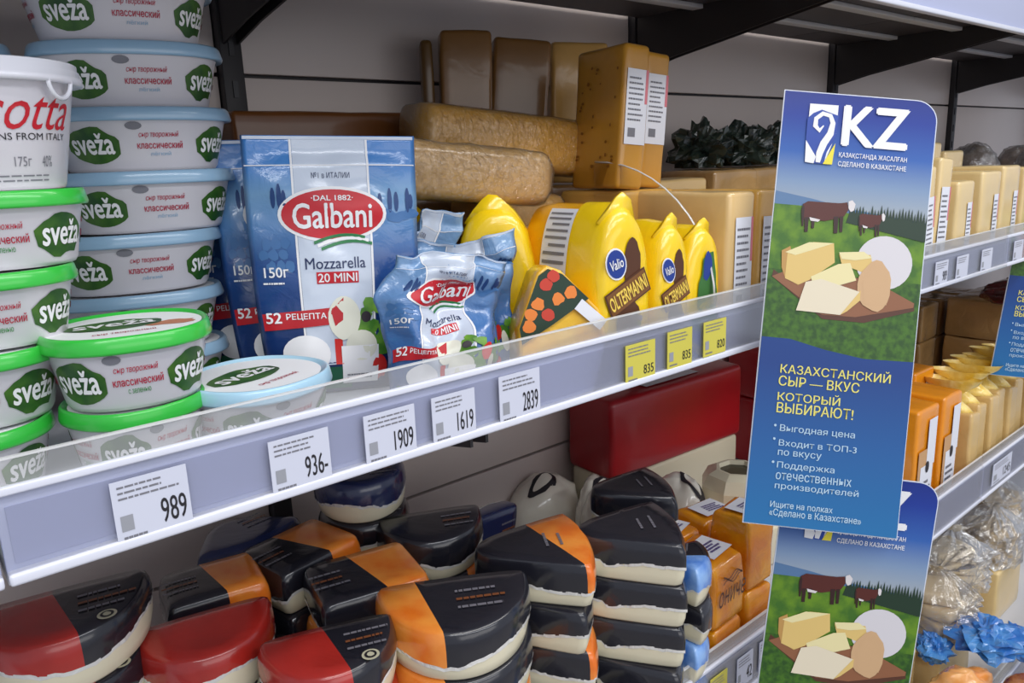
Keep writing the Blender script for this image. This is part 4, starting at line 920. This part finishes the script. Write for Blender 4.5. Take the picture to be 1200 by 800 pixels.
# orange bagged cheeses at the rail
OBAG = mat('orange_cheese_bag', (236, 158, 24), .22, coat=.7, bump=.5, bscale=36, col2=(214, 120, 20), vscale=26)
go = 'orange wrapped cheese packs on the lower shelf'
def obag(label, loc, yaw, w_, d, h, seed, txt=True):
    t = thing('orange_cheese_pack', label, 'cheese', loc, (0, 0, R_(yaw)), go)
    obj('pack', soft_box('obag', w_, d, h, OBAG, .006, .003, 34, seed, .05), t)
    P = Print(topar(h+.0022), t); P.rect('sticker', TAGW, -w_*.3, -d*.3, w_*.38, d*.28, .0006, 1, 1, .1); P.lines('fine_print', mat('ink_violet', (90, 80, 130), .4), -w_*.1, -d*.2, w_*.32, d*.1, 4, seed, .0012, .6); P.done()
    if txt:
        P = Print(planar(-d/2-.0022), t); P.text('lettering', BRW, 'ониче', -w_*.42, h*.38, w_*.42, h*.62, .0006, .0, .2)
        for i in range(3): P.stroke('script_print', BRW, [(-w_*.3+w_*.6*k/10, h*(.72+.04*i)+h*.04*math.sin(k*.9+i)) for k in range(11)], .0012, .0007)
        P.done()
    return t
obag('lower orange cheese pack with brown script lettering at the rail', (.640, .042, D2), 2, .060, .062, .066, 1, False)
obag('upper orange cheese pack with brown script lettering and white sticker at the rail', (.640, .042, D2+.0685), 2, .060, .062, .074, 2)
obag('tall orange cheese pack partly hidden beside the lower sign, lower one', (.706, .04, D2), 0, .055, .055, .08, 3, False)
obag('tall orange cheese pack partly hidden beside the lower sign, upper one', (.708, .042, D2+.083), 0, .052, .052, .085, 4, False)
for i, (x, y, k) in enumerate([(.665, .112, 2), (.74, .112, 2), (.66, .178, 2)]):
    for j in range(k): obag('orange cheese pack with sticker lying behind the front ones, %s pile, %s' % (['left', 'right', 'rear'][i], ['bottom', 'top'][j]), (x, y, D2+j*.0675), [8, -10, 14][i], .062, .055, .065, 10+i*3+j, False)

# ------------------------------------------------------------------ lower shelf, right bay
ORR = mat('orange_film_block', (240, 150, 24), .25, coat=.6, bump=.25, bscale=24, var=.12, vscale=14)
def oblk(label, x, y, w_, d, h, seed):
    t = block(label, (x, y, D2), (0, 0, 0), w_, d, h, ORR, .0015, seed, 'tall orange cheese blocks right of the sign')
    P = Print(planar(-d/2-.002), t); P.rect('band', mat('ink_band_beige', (200, 156, 110), .4), -w_*.4, h*.08, w_*.3, h*.66, .0002); P.rect('label', TAGW, -w_*.02, h*.5, w_*.36, h*.9, .0004); P.rect('label', TAGW, -w_*.28, h*.2, w_*.3, h*.52, .0005); P.ell('label_mark', BLACK, w_*.02, h*.5, w_*.08, h*.05, .0012, 14, 1); P.lines('fine_print', GREY, -w_*.22, h*.24, w_*.24, h*.4, 3, seed, .0009)
    P.poly('label', TAGW, [(-w_*.25, h*.21), (w_*.28, h*.21), (0, h*.06)], .0006); P.done(); return t
oblk('tall orange cheese block with white round-headed label, nearer the sign', 1.155, .085, .075, .13, .185, 1)
oblk('tall orange cheese block with white round-headed label, further from the sign', 1.245, .085, .070, .13, .185, 2)
oblk('tall orange cheese block behind, only its top edge showing', 1.34, .15, .075, .1, .19, 3)
lump('bagged_cheese', 'small milky white bagged cheese beside the orange blocks near the sign', 'cheese', (1.05, .06, D2), (0, 0, 0), .045, .04, .055, BAGW, .15, 1.4, 8, part='bag')
YW = mat('yellow_twist_wrap', (238, 198, 66), .3, coat=.6, bump=.6, bscale=40, col2=(250, 228, 150), vscale=30)
for i, (x, y, hh) in enumerate([(1.335, .055, .16), (1.38, .06, .165), (1.425, .055, .17), (1.47, .06, .17), (1.515, .055, .165), (1.56, .06, .17), (1.61, .055, .165)]):
    t = thing('twist_wrapped_cheese', 'narrow pale cheese with crumpled yellow twisted top right of the orange blocks, %s' % words[i].replace('lowest', 'nearest to them'), 'cheese', (x, y, D2), (R_(-3), R_(6), 0), 'twist wrapped cheeses on the lower right shelf')
    obj('cheese', soft_box('tw', .038, .085, hh*.8, mat('pale_gold_film', (222, 186, 120), .3, coat=.5, bump=.3, bscale=30, var=.15), .005, .0015, 26, i), t)
    rg = []
    for j in range(7):
        f = [1.1, .85, .5, .45, .8, 1.2, 1.4][j]; rg.append([(.022*f*math.cos(2*PI*k/20)*(1+.25*noise.noise(Vector((k*.9, j, i)))), .034*f*math.sin(2*PI*k/20)*(1+.25*noise.noise(Vector((k, j*2, i)))), hh*.79+j*.009+.005*noise.noise(Vector((k, i, j)))) for k in range(20)])
    obj('twisted_top', loft('twist', rg, YW, True, False), t)
for i, (x, L_) in enumerate([(1.80, 0), (1.80, 1), (1.80, 2), (2.15, 0), (2.15, 1), (2.15, 2)]):
    block('long beige bar lying deep in the lower right bay, %s of the %s pile' % (['bottom', 'middle', 'top'][L_], ['near', 'far'][i//3]), (x+.1, .14, D2+.082*L_), (0, 0, 0), .33, .16, .081, MATS['beige_film'], .003, 200+i, 'long beige bars in the lower right bay')
for i in range(8):
    lump('red_wrapped_sausage', 'dark red glossy sausage hanging close under the main shelf at the right, %s' % words[i].replace('lowest', 'first'), 'sausage', (1.72+.075*i, .10+.02*(i % 2), D2+.2467), (0, 0, .3*i), .025, .05, .02, mat('dark_red_sausage', (104, 20, 28), .25, coat=.6, bump=.3, bscale=30, col2=(60, 20, 22), vscale=20), .2, 1.5, i, 'dark red sausages on top of the beige bars')

# ------------------------------------------------------------------ bottom bin: clear bags
gb = 'crinkled clear bags of cheese in the bottom shelf'
CLB = clear('loose_clear_bag', .10, .42, .5, 60, rough=.12)
def bagged(label, loc, s, colr, seed, rot=0, film=CLB):
    t = thing('cheese_bag', label, 'bag', loc, (0, 0, rot), gb)
    m = mat('bag_cheese_%d_%d_%d' % colr, colr, .4, bump=.15, bscale=20, var=.12, vscale=12)
    for k in range(3): obj('cheese_slab', soft_box('slab', s*1.1, s*.85, s*.28, m, .006, .003, 30, seed+k), t, ((k-1)*s*.12, 0, .002+k*s*.30), (0, 0, k*.5-.4))
    rings = []
    n = 26
    for j in range(n+1):
        f = j/n; z = f*s*1.75; r0 = s*(.86 if f < .52 else .86*(1-(f-.52)/.3) if f < .78 else .2+.9*(f-.78)/.22*.6); r0 = max(r0, s*.14)
        rings.append([(r0*(1+.0*k)*math.cos(2*PI*k/48)*(1+.20*noise.noise(Vector((math.cos(2*PI*k/48)*2.2, math.sin(2*PI*k/48)*2.2, f*4+seed)))+.22*noise.noise(Vector((math.cos(2*PI*k/48)*7, math.sin(2*PI*k/48)*7, f*9+seed)))+.05*math.sin(k*2.4+j*1.7)), r0*.85*math.sin(2*PI*k/48)*(1+.22*noise.noise(Vector((math.cos(2*PI*k/48)*3, math.sin(2*PI*k/48)*3, f*4-seed)))), max(.0008, z+s*.12*noise.noise(Vector((math.cos(2*PI*k/48)*2, math.sin(2*PI*k/48)*2, f*3+seed)))*f)) for k in range(48)])
    obj('film', loft('film', rings, film, True, False, smooth=False), t); return t
CB = [(.99, .06, .085, (206, 172, 120), 1), (1.17, .08, .085, (214, 184, 130), 2), (1.33, .05, .09, (222, 196, 150), 3), (1.50, .09, .09, (226, 204, 160), 4), (1.25, .2, .09, (190, 150, 96), 5), (1.66, .07, .09, (204, 180, 140), 6), (1.82, .12, .095, (214, 190, 150), 7), (1.46, .25, .09, (200, 170, 120), 8)]
for i, (x, y, s, c, sd) in enumerate(CB):
    block('cream cheese block under the crinkled clear bags, %s' % words[i].replace('lowest', 'first'), (x, y, D3), (0, 0, 0), .14 if y < .13 else .12, .085, .115, CRM, .002, 300+i, 'cheese blocks on the bottom shelf')
    bagged('crinkled clear bag of cream cheese slabs on the bottom shelf, %s' % ['nearest the lower sign', 'second from the lower sign', 'third from the lower sign', 'fourth from the lower sign', 'behind the second', 'fifth from the lower sign', 'last towards the edge', 'behind the fourth'][i], (x, y, D3+.117), s*.88, c, sd, i*.7)
BB = mat('blue_bag_film', (20, 96, 186), .2, coat=.7, bump=.7, bscale=34, col2=(84, 148, 210), vscale=20)
for i, (px, py, zc) in enumerate([(1152, 728, 1.28), (1088, 742, 1.3), (1190, 738, 1.33)]):
    q = onD(px, py, zc); lump('blue_bag', ['crumpled bright blue bag in the bottom shelf', 'small bright blue bag beside the lower sign', 'blue and white crumpled bag at the right edge'][i], 'bag', (q[0], q[1]-.01, q[2]-.04), (0, 0, .5*i), [.055, .03, .04][i], [.045, .025, .035][i], .022, BB, .5, 3.0, 5+i, 'crumpled blue bags', facet=True)
OG = mat('orange_print_bag', (232, 138, 52), .22, coat=.7, bump=.6, bscale=30, col2=(246, 190, 120), vscale=16); PK = ink('lattice_pink', (206, 60, 96)); PKL = ink('lattice_pale', (244, 190, 196))
for i, (px, py, zc, s) in enumerate([(1105, 782, 1.24, .055), (1185, 782, 1.2, .045), (1150, 812, 1.17, .04)]):
    q = onD(px, py, zc); lab = ['orange bag with pink lattice print in the bottom shelf near the sign', 'orange and brown printed bag at the bottom right corner', 'orange bag at the bottom edge between the two others'][i]
    t = lump('snack_cheese_bag', lab, 'bag', (q[0], q[1]-.02, q[2]-.05), (R_(20), 0, R_(-35)), s, s*.5, s*.75, OG if i != 1 else mat('brown_print_bag', (214, 150, 84), .22, coat=.7, bump=.6, bscale=30, col2=(120, 40, 34), vscale=22), .25, 1.5, 11+i, 'printed orange bags')
    h_ = s*1.2
    P = Print(drape(t, 'bag', 'y'), t)
    for a in range(9 if i != 1 else 4):
        for b in range(5): P.ell('lattice_print', PK if (a+b) % 2 else PKL, -s*.6+a*s*.15, s*.42+b*s*.11, s*.06, s*.045, .0005, 8, 1)
    if i == 0: P.ell('seal_print', mat('ink_seal', (230, 196, 140), .4), -s*.25, s*1.05, s*.2, s*.14, .0008, 18, 2); P.ell('seal_print', ink('seal_brown', (170, 100, 60)), -s*.25, s*1.05, s*.12, s*.08, .0014, 14, 2)
    P.done()
    block('beige cheese block lying on the bottom shelf below the printed bag, %s' % ['near sign', 'right corner', 'middle'][i], (q[0], -.01, D3), (0, 0, 0), .045, .05, .05, CRM, .002, 400+i)
